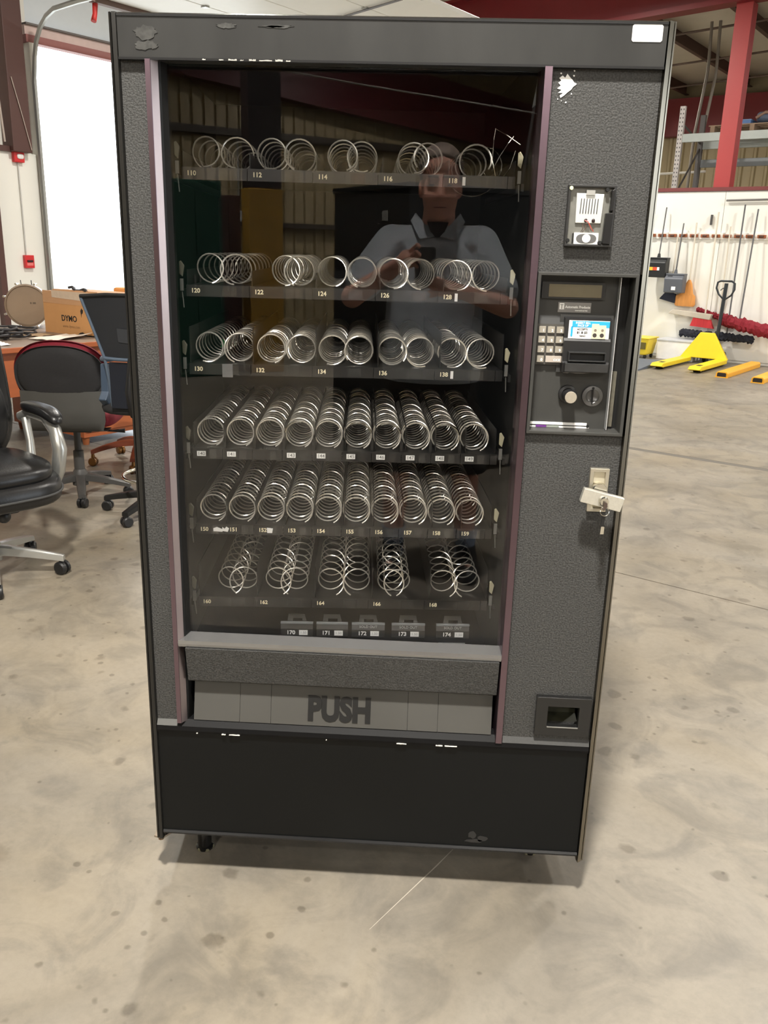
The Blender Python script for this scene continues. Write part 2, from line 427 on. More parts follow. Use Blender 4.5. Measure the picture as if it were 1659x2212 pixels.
# roof
ce = struct(ob('ceiling', B().prism([(-9.3, 5.58), (1.5, 6.05), (13.5, 5.5), (13.5, 5.7), (1.5, 6.25), (-9.3, 5.78)], -14.3, 22.6, 'y'), white_ceiling, uvframe=True))
for i in range(13):
    u_ = -8.85 + i * 1.53
    z_ = 5.60 + (u_ + 9.3) * 0.0435 if u_ < 1.5 else 6.07 - (u_ - 1.5) * 0.0458
    ob('purlin', B().prism([(u_, z_ - 0.27), (u_ + 0.09, z_ - 0.27), (u_ + 0.09, z_ - 0.25), (u_ + 0.015, z_ - 0.25), (u_ + 0.015, z_ - 0.02), (u_, z_ - 0.02)], -14.0, 22.3, 'y'), M('purlin_brown', S(74, 48, 42), 0.5, var=0.1), ce)
for v_ in (13.6, 16.2, 18.6, 20.9):
    ob('brace_rod', B().tube([(-9.0, v_, 5.30), (1.5, v_, 5.74)], 0.022, 6), M('rod_brown', S(96, 78, 68), 0.5), ce)
rf = struct(ob('beam_roof', B().prism([(-9.0, 4.58), (1.5, 4.95), (1.5, 5.02), (-9.0, 4.65)], 11.9, 12.16, 'y'), dark_red, uvframe=True))
ob('web', B().prism([(-9.0, 4.65), (1.5, 5.02), (1.5, 5.70), (-9.0, 5.32)], 12.02, 12.04, 'y'), dark_red, rf)
ob('top_flange', B().prism([(-9.0, 5.30), (1.5, 5.68), (1.5, 5.72), (-9.0, 5.34)], 11.9, 12.16, 'y'), dark_red, rf)
colr = struct(ob('column_red', box(-3.14, -2.92, 12.03, 12.05, 2.40, 4.80), red_steel, uvframe=True))
ob('web', box(-3.04, -3.02, 12.05, 12.24, 2.40, 4.80), red_steel, colr)
ob('flange', box(-3.14, -2.92, 12.24, 12.26, 2.40, 4.80), red_steel, colr)
ob('stiffener', box(-2.94, -2.92, 12.05, 12.24, 2.40, 4.80), M('red_shade_face', S(150, 40, 44), 0.45), colr)  # darker red puts the shade on the column's side into the colour

# high bay lamps, the far ones added for brightness
def lamp(i, u_, v_, pw):
    z_ = 4.95
    t = thing('high_bay_lamp', 'round white high bay lamp hanging from the roof', 'lamp', uv(u_, v_, z_), 0, 'high bay lamps under the roof')
    ob('housing', B().lathe([(0.05, 0.22), (0.09, 0.20), (0.10, 0.12), (0.20, 0.03), (0.21, 0.0), (0.19, 0.0), (0.18, 0.02), (0.03, 0.05)], 24), M('lamp_housing', S(224, 224, 220), 0.4), t, smooth=True)
    ob('lens', B().lathe([(0.0, 0.012), (0.17, 0.012), (0.17, 0.02), (0.0, 0.02)], 24), M('lamp_lens', (1, 0.94, 0.84), 0.4, var=0.0, emit=12), t)
    ob('stem', B().tube([(0, 0, 0.2), (0, 0, 0.62)], 0.014, 8), galv, t)
    l = bpy.data.lights.new('lamp_light', 'AREA'); l.shape = 'DISK'; l.size = 0.34; l.energy = LAMP_POWER * pw; l.color = (1.0, 0.955, 0.88)
    lo = bpy.data.objects.new('lamp_light', l); COL.objects.link(lo); lo.parent = t; lo.location = (0, 0, -0.004)
for i, (a, b_, pw) in enumerate(LAMPS): lamp(i, a, b_, pw)

# ================================================================== the vending machine
VM = thing('vending_machine', 'tall black glass-front snack vending machine with empty spiral coils', 'vending machine')
stucco = M('textured_vinyl', S(64, 64, 63), 0.6, var=0.34, scale=300, bump=0.8, bscale=300, spec=0.3, con=0.14)
header_m = M('header_black', S(42, 42, 41), 0.46, var=0.40, scale=9, stretch=(1, 1, 0.35), spec=0.35, con=0.25)
kick_m = M('kick_black', S(9, 11, 12), 0.45, var=0.12, scale=6, spec=0.25)
gloss_blk = M('gloss_black', S(18, 18, 19), 0.34, var=0.1, spec=0.35)
trim_dark = M('anodised_trim', S(40, 39, 37), 0.30, 0.4, var=0.08, scale=6)
trim_purple = M('purple_trim', S(124, 106, 116), 0.28, 1.0, var=0.06)
smooth_grey = M('smooth_grey_plastic', S(58, 58, 56), 0.42, var=0.06, spec=0.4)
interior_m = M('interior_black', S(16, 16, 15), 0.55, var=0.1)
cream = M('cream_print', S(246, 238, 206), 0.5, var=0.02)
paper_white = M('paper_white', S(246, 246, 244), 0.6, var=0.02)
ink = M('ink_black', S(24, 22, 22), 0.6, var=0.05)
grey_ink = M('ink_grey', S(168, 170, 172), 0.6, var=0.1)
scuff = M('bare_scuff', S(220, 216, 206), 0.6, var=0.1)

# ---- door frame
for s_, nm in ((-1, 'l'), (1, 'r')):
    X = lambda x: s_ * x
    P = [(X(0.4975), 0.055), (X(0.4975), -0.004), (X(0.4935), -0.006), (X(0.4930), 0.000), (X(0.4915), 0.000), (X(0.4910), -0.008), (X(0.4835), -0.008), (X(0.4815), 0.002), (X(0.4815), 0.055)]
    if s_ > 0: P = [(0.4975, 0.055), (0.4975, 0.001), (0.4945, -0.0012), (0.4941, 0.004), (0.4930, 0.004), (0.4926, -0.0024), (0.4840, -0.0090), (0.4815, 0.002), (0.4815, 0.055)]
    if s_ > 0: P = P[::-1]
    ob('side_rail', B().prism(P, 0.105, 1.832), trim_dark if s_ < 0 else M('satin_rail', S(128, 122, 110), 0.20, 1.0, var=0.06, scale=20), VM)
hp = ob('header_panel', B().prism([(-0.008, 1.760), (-0.0085, 1.825), (0.05, 1.825), (0.05, 1.757), (-0.004, 1.757)], -0.4815, 0.4815, 'x'), header_m, VM)
ob('header_cap', B().prism([(-0.010, 1.825), (-0.010, 1.829), (0.0, 1.833), (0.05, 1.833), (0.05, 1.825)], -0.4815, 0.4815, 'x'), gloss_blk, VM)
ob('header_lip', B().prism([(-0.011, 1.7555), (-0.011, 1.7595), (0.0, 1.7595), (0.0, 1.7555)], -0.4815, 0.4815, 'x'), gloss_blk, VM)
# rubbed haze on the header
random.seed(3)
def blob(cx, cz, rx, rz, n=22, jag=0.25):
    return [(cx + rx * math.cos(2 * PI * k / n) * (1 - jag * random.random()), cz + rz * math.sin(2 * PI * k / n) * (1 - jag * random.random())) for k in range(n)]
haze_m = M('rubbed_haze', S(55, 55, 53), 0.55, var=0.45, scale=90, con=0.2)
for (cx, cz, rx, rz) in ((-0.432, 1.799, 0.026, 0.014), (-0.430, 1.779, 0.030, 0.009), (-0.285, 1.812, 0.022, 0.005), (-0.195, 1.812, 0.036, 0.0032), (-0.20, 1.812, 0.020, 0.002)):
    ob('rubbed_mark', B().prism(blob(cx, cz, rx, rz, 26, 0.45), -0.0093, -0.0083, 'y'), haze_m, hp)
for (x0, x1, h) in ((-0.330, -0.324, 0.0016), (-0.300, -0.292, 0.0010), (-0.283, -0.268, 0.0016), (-0.262, -0.256, 0.0009), (-0.246, -0.234, 0.0018), (-0.228, -0.205, 0.0013), (-0.199, -0.186, 0.0022), (-0.180, -0.172, 0.0012)):
    n = 6; pts = [(x0 + (x1 - x0) * i / n, 1.7570 + h * (0.4 + random.random())) for i in range(n + 1)] + [(x1 - (x1 - x0) * i / n, 1.7566 - 0.0006 * random.random()) for i in range(n + 1)]
    ob('chipped_edge', B().prism(pts, -0.0118, -0.0108, 'y'), M('chip_grey', S(170, 168, 162), 0.6, var=0.2, scale=300), hp)
# white barcode sticker
st = ob('barcode_sticker', B().prism([(0.421, 1.8005), (0.4235, 1.798), (0.4705, 1.798), (0.473, 1.8005), (0.473, 1.8225), (0.4705, 1.825), (0.4235, 1.825), (0.421, 1.8225)], -0.0095, -0.0085, 'y'), paper_white, VM)
for i, x_ in enumerate((0.4305, 0.4335, 0.4375, 0.4395, 0.4415, 0.4465, 0.4485, 0.4535, 0.4595, 0.4615, 0.4655)):
    ob('print_mark', box(x_ - 0.0006, x_ + 0.0006 + 0.0006 * (i % 2), -0.0099, -0.0094, 1.809 + 0.001 * (i % 3), 1.8145), M('faint_print', S(206, 206, 206), 0.6), st)

# ---- textured panels
ob('left_panel', box(-0.4815, -0.434, 0.0, 0.03, 0.421, 1.757), stucco, VM)
rp = ob('right_panel', B().box(0.2905, 0.4815, 0.0, 0.024, 1.411, 1.757), stucco, VM)
def ring_rect(o, i, y0, y1):
    """flat plate with a rectangular opening; o and i are (x0, x1, z0, z1)"""
    c = lambda r: [(r[0], r[2]), (r[1], r[2]), (r[1], r[3]), (r[0], r[3])]
    vs = [(x, y, z) for (r, y) in ((o, y0), (i, y0), (i, y1), (o, y1)) for (x, z) in c(r)]
    fs = [(a * 4 + j, a * 4 + (j + 1) % 4, b_ * 4 + (j + 1) % 4, b_ * 4 + j) for a, b_ in ((0, 1), (1, 2), (2, 3), (3, 0)) for j in range(4)]
    return B().add(vs, fs)
ob('panel_lower', ring_rect((0.2905, 0.4815, 0.408, 1.104), (0.380, 0.456, 0.452, 0.510), 0.0, 0.024), stucco, rp)
# torn white sticker
random.seed(11)
P = [(0.303, 1.7405), (0.309, 1.7445), (0.3135, 1.741), (0.317, 1.7475), (0.322, 1.742), (0.3265, 1.738), (0.330, 1.7335), (0.335, 1.7315), (0.329, 1.727), (0.326, 1.7225), (0.3195, 1.7175), (0.314, 1.7125), (0.308, 1.7085), (0.3065, 1.7125), (0.312, 1.7165), (0.303, 1.7165), (0.309, 1.7215), (0.301, 1.7235), (0.307, 1.7285), (0.302, 1.733), (0.3075, 1.7365)]
ts = ob('torn_sticker', B().prism(P, -0.0012, 0.0001, 'y'), paper_white, VM)
for (cx, cz, r_) in ((0.306, 1.748, 0.0018), (0.329, 1.7525, 0.002), (0.3285, 1.7445, 0.0022), (0.318, 1.7015, 0.002), (0.3265, 1.7155, 0.0014), (0.3035, 1.7065, 0.0014), (0.310, 1.704, 0.001)):
    ob('paper_scrap', B().prism(blob(cx, cz, r_, r_, 7, 0.5), -0.001, 0.0001, 'y'), paper_white, ts)

# ---- glass frame
gr_ = ob('glass_rail', B().prism([(-0.434, 0.03), (-0.434, -0.012), (-0.4245, -0.012), (-0.4240, -0.011), (-0.4240, 0.03)], 0.418, 1.757), trim_purple, VM)
ob('rail_bevel', B().prism([(-0.4240, 0.03), (-0.4240, -0.0105), (-0.4150, 0.004), (-0.4150, 0.03)], 0.418, 1.757), M('bevel_metal', S(196, 180, 178), 0.34, 1.0, var=0.04), gr_)
ob('glass_gasket', B().prism([(-0.4150, 0.045), (-0.4150, 0.006), (-0.4120, 0.010), (-0.4065, 0.029), (-0.4065, 0.045)], 0.418, 1.757), M('gasket_black', S(14, 14, 14), 0.5, spec=0.3), gr_)
ob('glass_rail', B().prism([(0.2905, 0.03), (0.2905, 0.045), (0.2700, 0.045), (0.2735, 0.026), (0.2755, -0.010), (0.2765, -0.012), (0.2895, -0.012)], 0.408, 1.757), trim_purple, VM)
ob('glass_sill', B().prism([(0.031, 0.600), (-0.010, 0.606), (-0.0115, 0.613), (-0.0105, 0.6205), (0.026, 0.6245), (0.030, 0.6245)], -0.424, 0.276, 'x'), M('sill_metal', S(150, 150, 150), 0.26, 0.75), VM)
ob('glass_pane', box(-0.412, 0.276, 0.030, 0.033, 0.618, 1.756), mat_glass('display_glass', 0.75), VM)
ob('delivery_panel', B().prism([(0.03, 0.520), (0.004, 0.517), (0.000, 0.521), (-0.014, 0.604), (0.03, 0.606)], -0.408, 0.272, 'x'), stucco, VM)
# push flap in five sections, tipped back at the top
flap_m = M('flap_grey', S(74, 73, 70), 0.45, var=0.06, spec=0.4)
fl = ob('push_flap', B().prism([(0.028, 0.522), (0.004, 0.421), (0.020, 0.419), (0.040, 0.522)], -0.400, 0.2665, 'x'), smooth_grey, VM)
for (a, b_) in ((-0.3995, -0.2965), (-0.2955, -0.2265), (-0.2255, 0.0795), (0.0805, 0.1465), (0.1475, 0.2660)):
    ob('flap_section', B().prism([(0.0265, 0.522), (0.0015, 0.421), (0.0045, 0.421), (0.0285, 0.522)], a, b_, 'x'), flap_m, fl)
pt = letters('push_lettering', 'PUSH', 0.074, (-0.0725, 0.0100, 0.4565), M('engraved_black', S(14, 14, 14), 0.6), VM, ext=0.0012, bold=0.052, squeeze=0.80)
pt.rotation_euler = (math.radians(-13.9), 0, 0)
ob('flap_recess', box(-0.412, 0.272, 0.046, 0.060, 0.40, 0.585), interior_m, VM)
# rails and kick panel
lr = ob('lower_rail', B().prism([(0.03, 0.392), (-0.008, 0.392), (-0.010, 0.398), (-0.008, 0.408), (0.004, 0.420), (0.03, 0.420)], -0.4815, 0.4815, 'x'), M('rail_black', S(15, 15, 16), 0.55, spec=0.15), VM)
for (x0, x1) in ((-0.392, -0.389), (-0.335, -0.326), (-0.318, -0.294), (0.058, 0.080), (0.145, 0.160), (0.165, 0.192), (-0.10, -0.098)):
    n = 7; pts = [(x0 + (x1 - x0) * i / n, 0.3935 + 0.0012 * random.random()) for i in range(n + 1)] + [(x1 - (x1 - x0) * i / n, 0.3925 + 0.0006 * random.random()) for i in range(n + 1)]
    ob('chipped_edge', B().prism(pts, -0.0115, -0.0082, 'y'), scuff, lr)
ob('ledge', B().prism([(0.0, 0.4205), (-0.0085, 0.4085), (-0.0065, 0.4085), (0.002, 0.4205)], -0.4815, -0.436, 'x'), M('ledge_grey', S(78, 78, 76), 0.5, 0.0), VM)
ob('ledge', B().prism([(0.0, 0.4205), (-0.0085, 0.4085), (-0.0065, 0.4085), (0.002, 0.4205)], 0.292, 0.4815, 'x'), M('ledge_dark', S(46, 46, 45), 0.5, var=0.3, scale=200), VM)
kp = ob('kick_panel', box(-0.4815, 0.4815, -0.002, 0.03, 0.128, 0.392), kick_m, VM)
ob('bottom_flange', B().prism([(0.03, 0.120), (-0.006, 0.120), (-0.007, 0.124), (-0.004, 0.129), (0.03, 0.129)], -0.4815, 0.4815, 'x'), gloss_blk, VM)
random.seed(5)
for (cx, cz, rx, rz) in ((0.240, 0.160, 0.012, 0.012), (0.262, 0.151, 0.014, 0.010), (0.245, 0.143, 0.024, 0.006)):
    ob('rubbed_mark', B().prism(blob(cx, cz, rx, rz, 13, 0.4), -0.0026, -0.0018, 'y'), M('worn_patch', S(34, 34, 34), 0.5, var=0.2), kp)

# ---- selector recess
sel = ob('selector_frame', B().prism([(0.292, 1.104), (0.479, 1.104), (0.479, 1.4115), (0.292, 1.4115)], -0.010, -0.0095, 'y'), smooth_grey, VM)
bpy.data.objects.remove(sel)
def frame(name, x0, x1, z0, z1, bw, y0, y1, mat, parent, bt=None):
    bt = bt or bw
    bm = bmesh.new()
    o = [(x0, z0), (x1, z0), (x1, z1), (x0, z1)]; i = [(x0 + bw, z0 + bt), (x1 - bw, z0 + bt), (x1 - bw, z1 - bt), (x0 + bw, z1 - bt)]
    V = {}
    for k, (q, y) in enumerate(((o, y0), (i, y0), (i, y1), (o, y1))):
        for j, (x, z) in enumerate(q): V[k, j] = bm.verts.new((x, y, z))
    for a, b_ in ((0, 1), (1, 2), (2, 3), (3, 0)):
        for j in range(4):
            l = (j + 1) % 4; bm.faces.new((V[a, j], V[a, l], V[b_, l], V[b_, j]))
    bmesh.ops.recalc_face_normals(bm, faces=bm.faces)
    me = bpy.data.meshes.new(name); bm.to_mesh(me); bm.free()
    return ob(name, me, mat, parent, bev=0.0012)
sel = frame('selector_bezel', 0.2915, 0.4795, 1.104, 1.4115, 0.0065, -0.010, 0.045, smooth_grey, VM)
ob('selector_back', box(0.298, 0.452, 0.030, 0.036, 1.110, 1.405), smooth_grey, sel)
ob('recess_back', box(0.452, 0.473, 0.042, 0.046, 1.110, 1.405), interior_m, sel)
ob('sheet_edge', box(0.4505, 0.4518, 0.012, 0.036, 1.112, 1.404), M('bare_sheet_edge', S(226, 228, 230), 0.3, 0.6), sel)
ob('dusty_plate', box(0.4535, 0.466, 0.036, 0.042, 1.115, 1.225), M('dusty_plate', S(96, 92, 80), 0.6, var=0.35, scale=90), sel)
dis = ob('display_window', box(0.305, 0.424, 0.022, 0.031, 1.362, 1.393), M('display_bezel', S(34, 33, 32), 0.4), VM)
ob('display_lens', box(0.318, 0.418, 0.0205, 0.0225, 1.3655, 1.389), M('display_lens', S(112, 104, 84), 0.22, var=0.15, scale=30, coat=0.4), dis)
bpl = ob('maker_plate', box(0.339, 0.402, 0.0285, 0.0305, 1.3365, 1.3555), M('maker_plate', S(138, 136, 134), 0.4, 0.3), VM)
letters('maker_lettering', 'Automatic Products', 0.0068, (0.3765, 0.0283, 1.3468), paper_white, bpl, ext=0.0002, bold=0.03, squeeze=0.86)
letters('maker_line', 'international ltd.', 0.0036, (0.384, 0.0283, 1.3405), paper_white, bpl, ext=0.0002, bold=0.03)
ob('maker_emblem', B().prism([(0.3415, 1.3420), (0.3505, 1.3420), (0.3505, 1.3535), (0.3415, 1.3535)], 0.0280, 0.0286, 'y'), paper_white, bpl)
ob('emblem_stem', box(0.3452, 0.3468, 0.0277, 0.0281, 1.3430, 1.3500), M('maker_plate', (0, 0, 0)), bpl)
ob('emblem_bar', box(0.3430, 0.3490, 0.0277, 0.0281, 1.3500, 1.3515), M('maker_plate', (0, 0, 0)), bpl)
# keypad
kpd = ob('keypad', box(0.3005, 0.3545, 0.0240, 0.0300, 1.236, 1.314), M('keypad_plate', S(72, 70, 66), 0.45), VM)
ob('keypad_shade', B().prism([(0.024, 1.314), (0.030, 1.314), (0.030, 1.330)], 0.3005, 0.3555, 'x'), M('keypad_hood', S(30, 30, 29), 0.5), kpd)
keycap = M('keycap', S(150, 144, 132), 0.42, var=0.1)
keyme = box(-0.0065, 0.0065, -0.004, 0.0, -0.0062, 0.0062).mesh('key_cap'); keyme.materials.append(keycap)
for r_ in range(3):
    for c_ in range(3):
        k_ = ob('key_cap', keyme, keycap, kpd); k_.location = (0.3115 + c_ * 0.0170, 0.0240, 1.3035 - r_ * 0.0188)
        letters('key_number', str(r_ * 3 + c_ + 1), 0.0072, (0.3138 + c_ * 0.0170, 0.0197, 1.3018 - r_ * 0.0188), paper_white, kpd, ext=0.0002, bold=0.03)
k_ = ob('key_cap', keyme, keycap, kpd); k_.location = (0.3115, 0.0240, 1.3035 - 3 * 0.0188)
letters('key_number', '0', 0.0072, (0.3138, 0.0197, 1.3018 - 3 * 0.0188), paper_white, kpd, ext=0.0002, bold=0.03)
ob('clear_key', box(0.3220, 0.3520, 0.0200, 0.0240, 1.2412, 1.2534), M('clear_key', S(176, 166, 156), 0.42), kpd)
letters('key_number', 'C/CE', 0.0058, (0.3435, 0.0197, 1.2455), paper_white, kpd, ext=0.0002, bold=0.03)
# bill validator
val = ob('bill_validator', B().prism([(0.030, 1.226), (0.002, 1.226), (0.000, 1.243), (0.004, 1.246), (0.004, 1.285), (0.008, 1.290), (0.008, 1.326), (0.030, 1.330)], 0.352, 0.441, 'x'), black_plastic, VM)
ob('validator_surround', B().prism([(0.3445, 1.222), (0.4465, 1.222), (0.4465, 1.333), (0.3445, 1.333)], 0.0255, 0.0302, 'y'), M('surround_grey', S(50, 50, 49), 0.45), val)
slot = frame('slot_mouth', 0.361, 0.433, 1.2465, 1.2655, 0.003, -0.008, 0.006, M('slot_black', S(32, 33, 34), 0.35), val)
ob('slot_gap', box(0.3635, 0.4305, 0.0015, 0.0045, 1.249, 1.263), M('slot_dark', S(6, 6, 6), 0.6), val)
ob('chin', B().prism([(0.002, 1.226), (-0.010, 1.228), (-0.011, 1.243), (0.002, 1.2455)], 0.356, 0.438, 'x'), M('chin_dusty', S(44, 44, 44), 0.5, var=0.35, scale=80), val)
stk = ob('instruction_label', box(0.3595, 0.4365, 0.0062, 0.0078, 1.2895, 1.3235), paper_white, val)
blue = M('label_blue', S(40, 160, 208), 0.5, var=0.04)
L0 = 0.0061
ob('blue_band', box(0.3655, 0.4365, L0 - 0.0004, L0 + 0.0003, 1.3110, 1.3225), blue, val)
ob('blue_arrow', B().prism([(0.3635, 1.2945), (0.3655, 1.2925), (0.3675, 1.2945), (0.3675, 1.3120), (0.3635, 1.3120)], L0 - 0.0004, L0 + 0.0003, 'y'), blue, val)
letters('label_line', 'INSERT BILL', 0.0054, (0.3860, L0 - 0.0005, 1.3190), paper_white, val, ext=0.0002, bold=0.02)
letters('label_line', 'FACE UP', 0.0054, (0.3860, L0 - 0.0005, 1.3140), paper_white, val, ext=0.0002, bold=0.02)
letters('label_line', 'ACCEPTS', 0.0048, (0.3855, L0 - 0.0002, 1.3070), ink, val, ext=0.0002, bold=0.02)
letters('label_line', '$1 & $5', 0.0062, (0.3855, L0 - 0.0002, 1.3010), ink, val, ext=0.0002, bold=0.02)
letters('label_line', '1 READ', 0.0046, (0.3850, L0 - 0.0002, 1.2945), ink, val, ext=0.0002, bold=0.02)
note = M('note_beige', S(206, 196, 172), 0.6, var=0.1, scale=200)
for (x_, zb) in ((0.4060, 0.0), (0.4195, -0.0025)):
    ob('pictured_note', box(x_ - 0.0030, x_ + 0.0105, L0 - 0.0007 + zb * 0.1, L0 + 0.0003, 1.2900, 1.3180 + zb), note, val)
    ob('note_seal', B().lathe([(0.0, 0), (0.0040, 0), (0.0040, 0.0004), (0, 0.0004)], 16, Matrix.Translation((x_ + 0.0035, L0 - 0.0005 + zb * 0.1, 1.2965)) @ Matrix.Rotation(PI / 2, 4, 'X')), M('note_ink', S(56, 50, 46), 0.6), val)
    ob('note_portrait', B().lathe([(0.0, 0), (0.0026, 0), (0.0026, 0.0004), (0, 0.0004)], 14, Matrix.Translation((x_ + 0.0040, L0 - 0.0005 + zb * 0.1, 1.3060)) @ Matrix.Rotation(PI / 2, 4, 'X')), M('note_ink_soft', S(120, 110, 96), 0.6), val)
ob('torn_label', B().prism([(0.358, 1.2205), (0.368, 1.2195), (0.372, 1.2212), (0.384, 1.2198), (0.398, 1.2202), (0.412, 1.2215), (0.408, 1.2242), (0.380, 1.2238), (0.362, 1.2240)], 0.0285, 0.0302, 'y'), M('torn_grey', S(150, 150, 150), 0.6), VM)
# coin buttons
rotY = Matrix.Rotation(PI / 2, 4, 'X')
kb = ob('coin_return_knob', B().lathe([(0.0, 0.046), (0.0115, 0.046), (0.0125, 0.044), (0.0128, 0.010), (0.0175, 0.008), (0.018, 0.0), (0.0, 0.0)], 28, Matrix.Translation((0.3715, 0.0302, 1.1790)) @ rotY), black_plastic, VM, smooth=True)
ob('knob_face', B().lathe([(0.0, 0.0472), (0.0110, 0.0472), (0.0116, 0.0462), (0.0, 0.0462)], 28, Matrix.Translation((0.3715, 0.0302, 1.1790)) @ rotY), M('knob_worn', S(150, 142, 128), 0.5, var=0.15, scale=120), kb, smooth=True)
cs = ob('coin_slot', B().lathe([(0.0, 0.006), (0.010, 0.0065), (0.0135, 0.0095), (0.0200, 0.0085), (0.0208, 0.004), (0.0208, 0.0), (0.0, 0.0)], 32, Matrix.Translation((0.4200, 0.0302, 1.1770)) @ rotY), M('slot_metal', S(104, 104, 104), 0.32, 0.5), VM, smooth=True)
ob('coin_gap', box(0.4188, 0.4212, 0.0195, 0.0240, 1.1610, 1.1930), M('slot_dark', (0, 0, 0)), cs)
ob('coin_gap_head', B().lathe([(0, 0.0), (0.0024, 0.0), (0.0024, 0.004), (0, 0.004)], 12, Matrix.Translation((0.4200, 0.0232, 1.1930)) @ rotY), M('slot_dark', (0, 0, 0)), cs)
# strip of torn paper labels at the foot of the recess
for (x0, x1, z0, z1, mt) in ((0.300, 0.415, 1.1165, 1.1215, paper_white), (0.300, 0.314, 1.1110, 1.1135, paper_white), (0.3145, 0.335, 1.1110, 1.1150, M('label_purple', S(104, 52, 128), 0.5)), (0.3355, 0.360, 1.1110, 1.1150, M('label_grey', S(140, 146, 138), 0.5)), (0.3605, 0.420, 1.1110, 1.1140, paper_white)):
    ob('paper_strip', box(x0, x1, 0.0275, 0.0300, z0, z1), mt, VM)
ob('drill_hole', B().lathe([(0, 0), (0.003, 0), (0.003, 0.001), (0, 0.001)], 12, Matrix.Translation((0.417, 0.0275, 1.1155)) @ rotY), M('slot_dark', (0, 0, 0)), VM)

# ---- card reader shell with its cover torn off
rd = frame('reader_shell', 0.3345, 0.4205, 1.4580, 1.5650, 0.0045, -0.0125, 0.002, M('reader_black', S(40, 40, 40), 0.35), VM)
ob('reader_floor', box(0.3385, 0.4165, -0.0035, 0.001, 1.462, 1.561), M('reader_grey', S(120, 120, 114), 0.35, 0.3, var=0.25, scale=60), rd)
pl = ob('reader_plate', B().prism([(0.3520, 1.4990), (0.3985, 1.4990), (0.4005, 1.5500), (0.3505, 1.5510)], -0.0075, -0.0035, 'y'), M('reader_plate', S(214, 216, 214), 0.32, 0.4, var=0.06), VM, bev=0.001)
for i in range(7):
    x_ = 0.3592 + i * 0.0050
    ob('plate_slot', B().prism([(x_ - 0.0008, 1.5155), (x_ + 0.0006, 1.5155), (x_ + 0.0014, 1.5415), (x_ + 0.0002, 1.5415)], -0.0080, -0.0070, 'y'), M('plate_slot', S(34, 34, 34), 0.5), pl)
ob('plate_tab', box(0.3675, 0.3830, -0.0105, -0.004, 1.5475, 1.5560), M('tab_grey', S(168, 168, 164), 0.35, 0.4), pl)
for x_ in (0.3708, 0.3845):
    ob('indicator_lamp', B().sup((x_, -0.0080, 1.5035), (0.0032, 0.0025, 0.0038), 1, 1, 12, 8), M('lamp_dark', S(46, 36, 36), 0.2), pl, smooth=True)
ob('red_wire', B().tube([(0.3725, -0.010, 1.5040), (0.3765, -0.012, 1.4985), (0.3815, -0.011, 1.4905), (0.3865, -0.007, 1.4850)], 0.0007, 6), M('wire_red', S(214, 72, 58), 0.4), pl)
ob('red_wire', B().tube([(0.3690, -0.010, 1.5035), (0.3725, -0.012, 1.5020), (0.3750, -0.0125, 1.5025)], 0.0009, 6), M('wire_red', (0, 0, 0)), pl)
for (a, b_, c_) in (((0.3655, -0.006, 1.4990), (0.3672, -0.010, 1.4905), (0.3630, -0.006, 1.4830)), ((0.3705, -0.006, 1.4990), (0.3715, -0.010, 1.4900), (0.3660, -0.006, 1.4825)), ((0.3762, -0.006, 1.4985), (0.3790, -0.010, 1.4900), (0.3835, -0.006, 1.4855))):
    ob('dark_wire', B().tube([a, b_, c_], 0.0005, 5), M('wire_brown', S(96, 70, 58), 0.5), pl)
sp = ob('reader_lens', box(0.3520, 0.3965, -0.0070, -0.0035, 1.4625, 1.4825), M('lens_white', S(232, 232, 228), 0.3), VM)
ob('lens_ring', B().prism([(0.3745 + 0.0185 * math.copysign(abs(math.cos(t)) ** 0.6, math.cos(t)), 1.4725 + 0.0080 * math.sin(t)) for t in [2 * PI * k / 28 for k in range(28)]], -0.0078, -0.0068, 'y'), M('ring_grey', S(92, 92, 92), 0.4), sp)
ob('lens_disc', B().lathe([(0, 0), (0.0076, 0), (0.0076, 0.0012), (0, 0.0012)], 24, Matrix.Translation((0.3745, -0.0072, 1.4725)) @ rotY), M('lens_white', (0, 0, 0)), sp)
ob('reader_arm', B().prism([(0.4030, 1.4640), (0.4165, 1.4630), (0.4180, 1.5180), (0.4050, 1.5170)], -0.0150, -0.0035, 'y'), M('arm_black', S(14, 14, 15), 0.35), VM, bev=0.001)
ob('reader_arm', B().prism([(0.4115, 1.5210), (0.4175, 1.5210), (0.4185, 1.5600), (0.4125, 1.5560)], -0.0150, -0.0035, 'y'), M('arm_black', (0, 0, 0)), VM, bev=0.001)
for (x_, z_, mt) in ((0.3392, 1.5585, M('screw_pale', S(214, 220, 176), 0.4)), (0.4045, 1.5570, M('slot_dark', (0, 0, 0))), (0.3402, 1.4680, M('slot_dark', (0, 0, 0))), (0.3990, 1.4655, M('slot_dark', (0, 0, 0)))):
    ob('screw_boss', B().lathe([(0, 0), (0.0036, 0), (0.0036, 0.005), (0.003, 0.006), (0, 0.006)], 16, Matrix.Translation((x_, -0.0080, z_)) @ rotY), mt, rd, smooth=True)
ob('reader_bracket', box(0.3490, 0.3505, -0.0100, -0.0035, 1.4640, 1.4810), M('arm_black', (0, 0, 0)), rd)

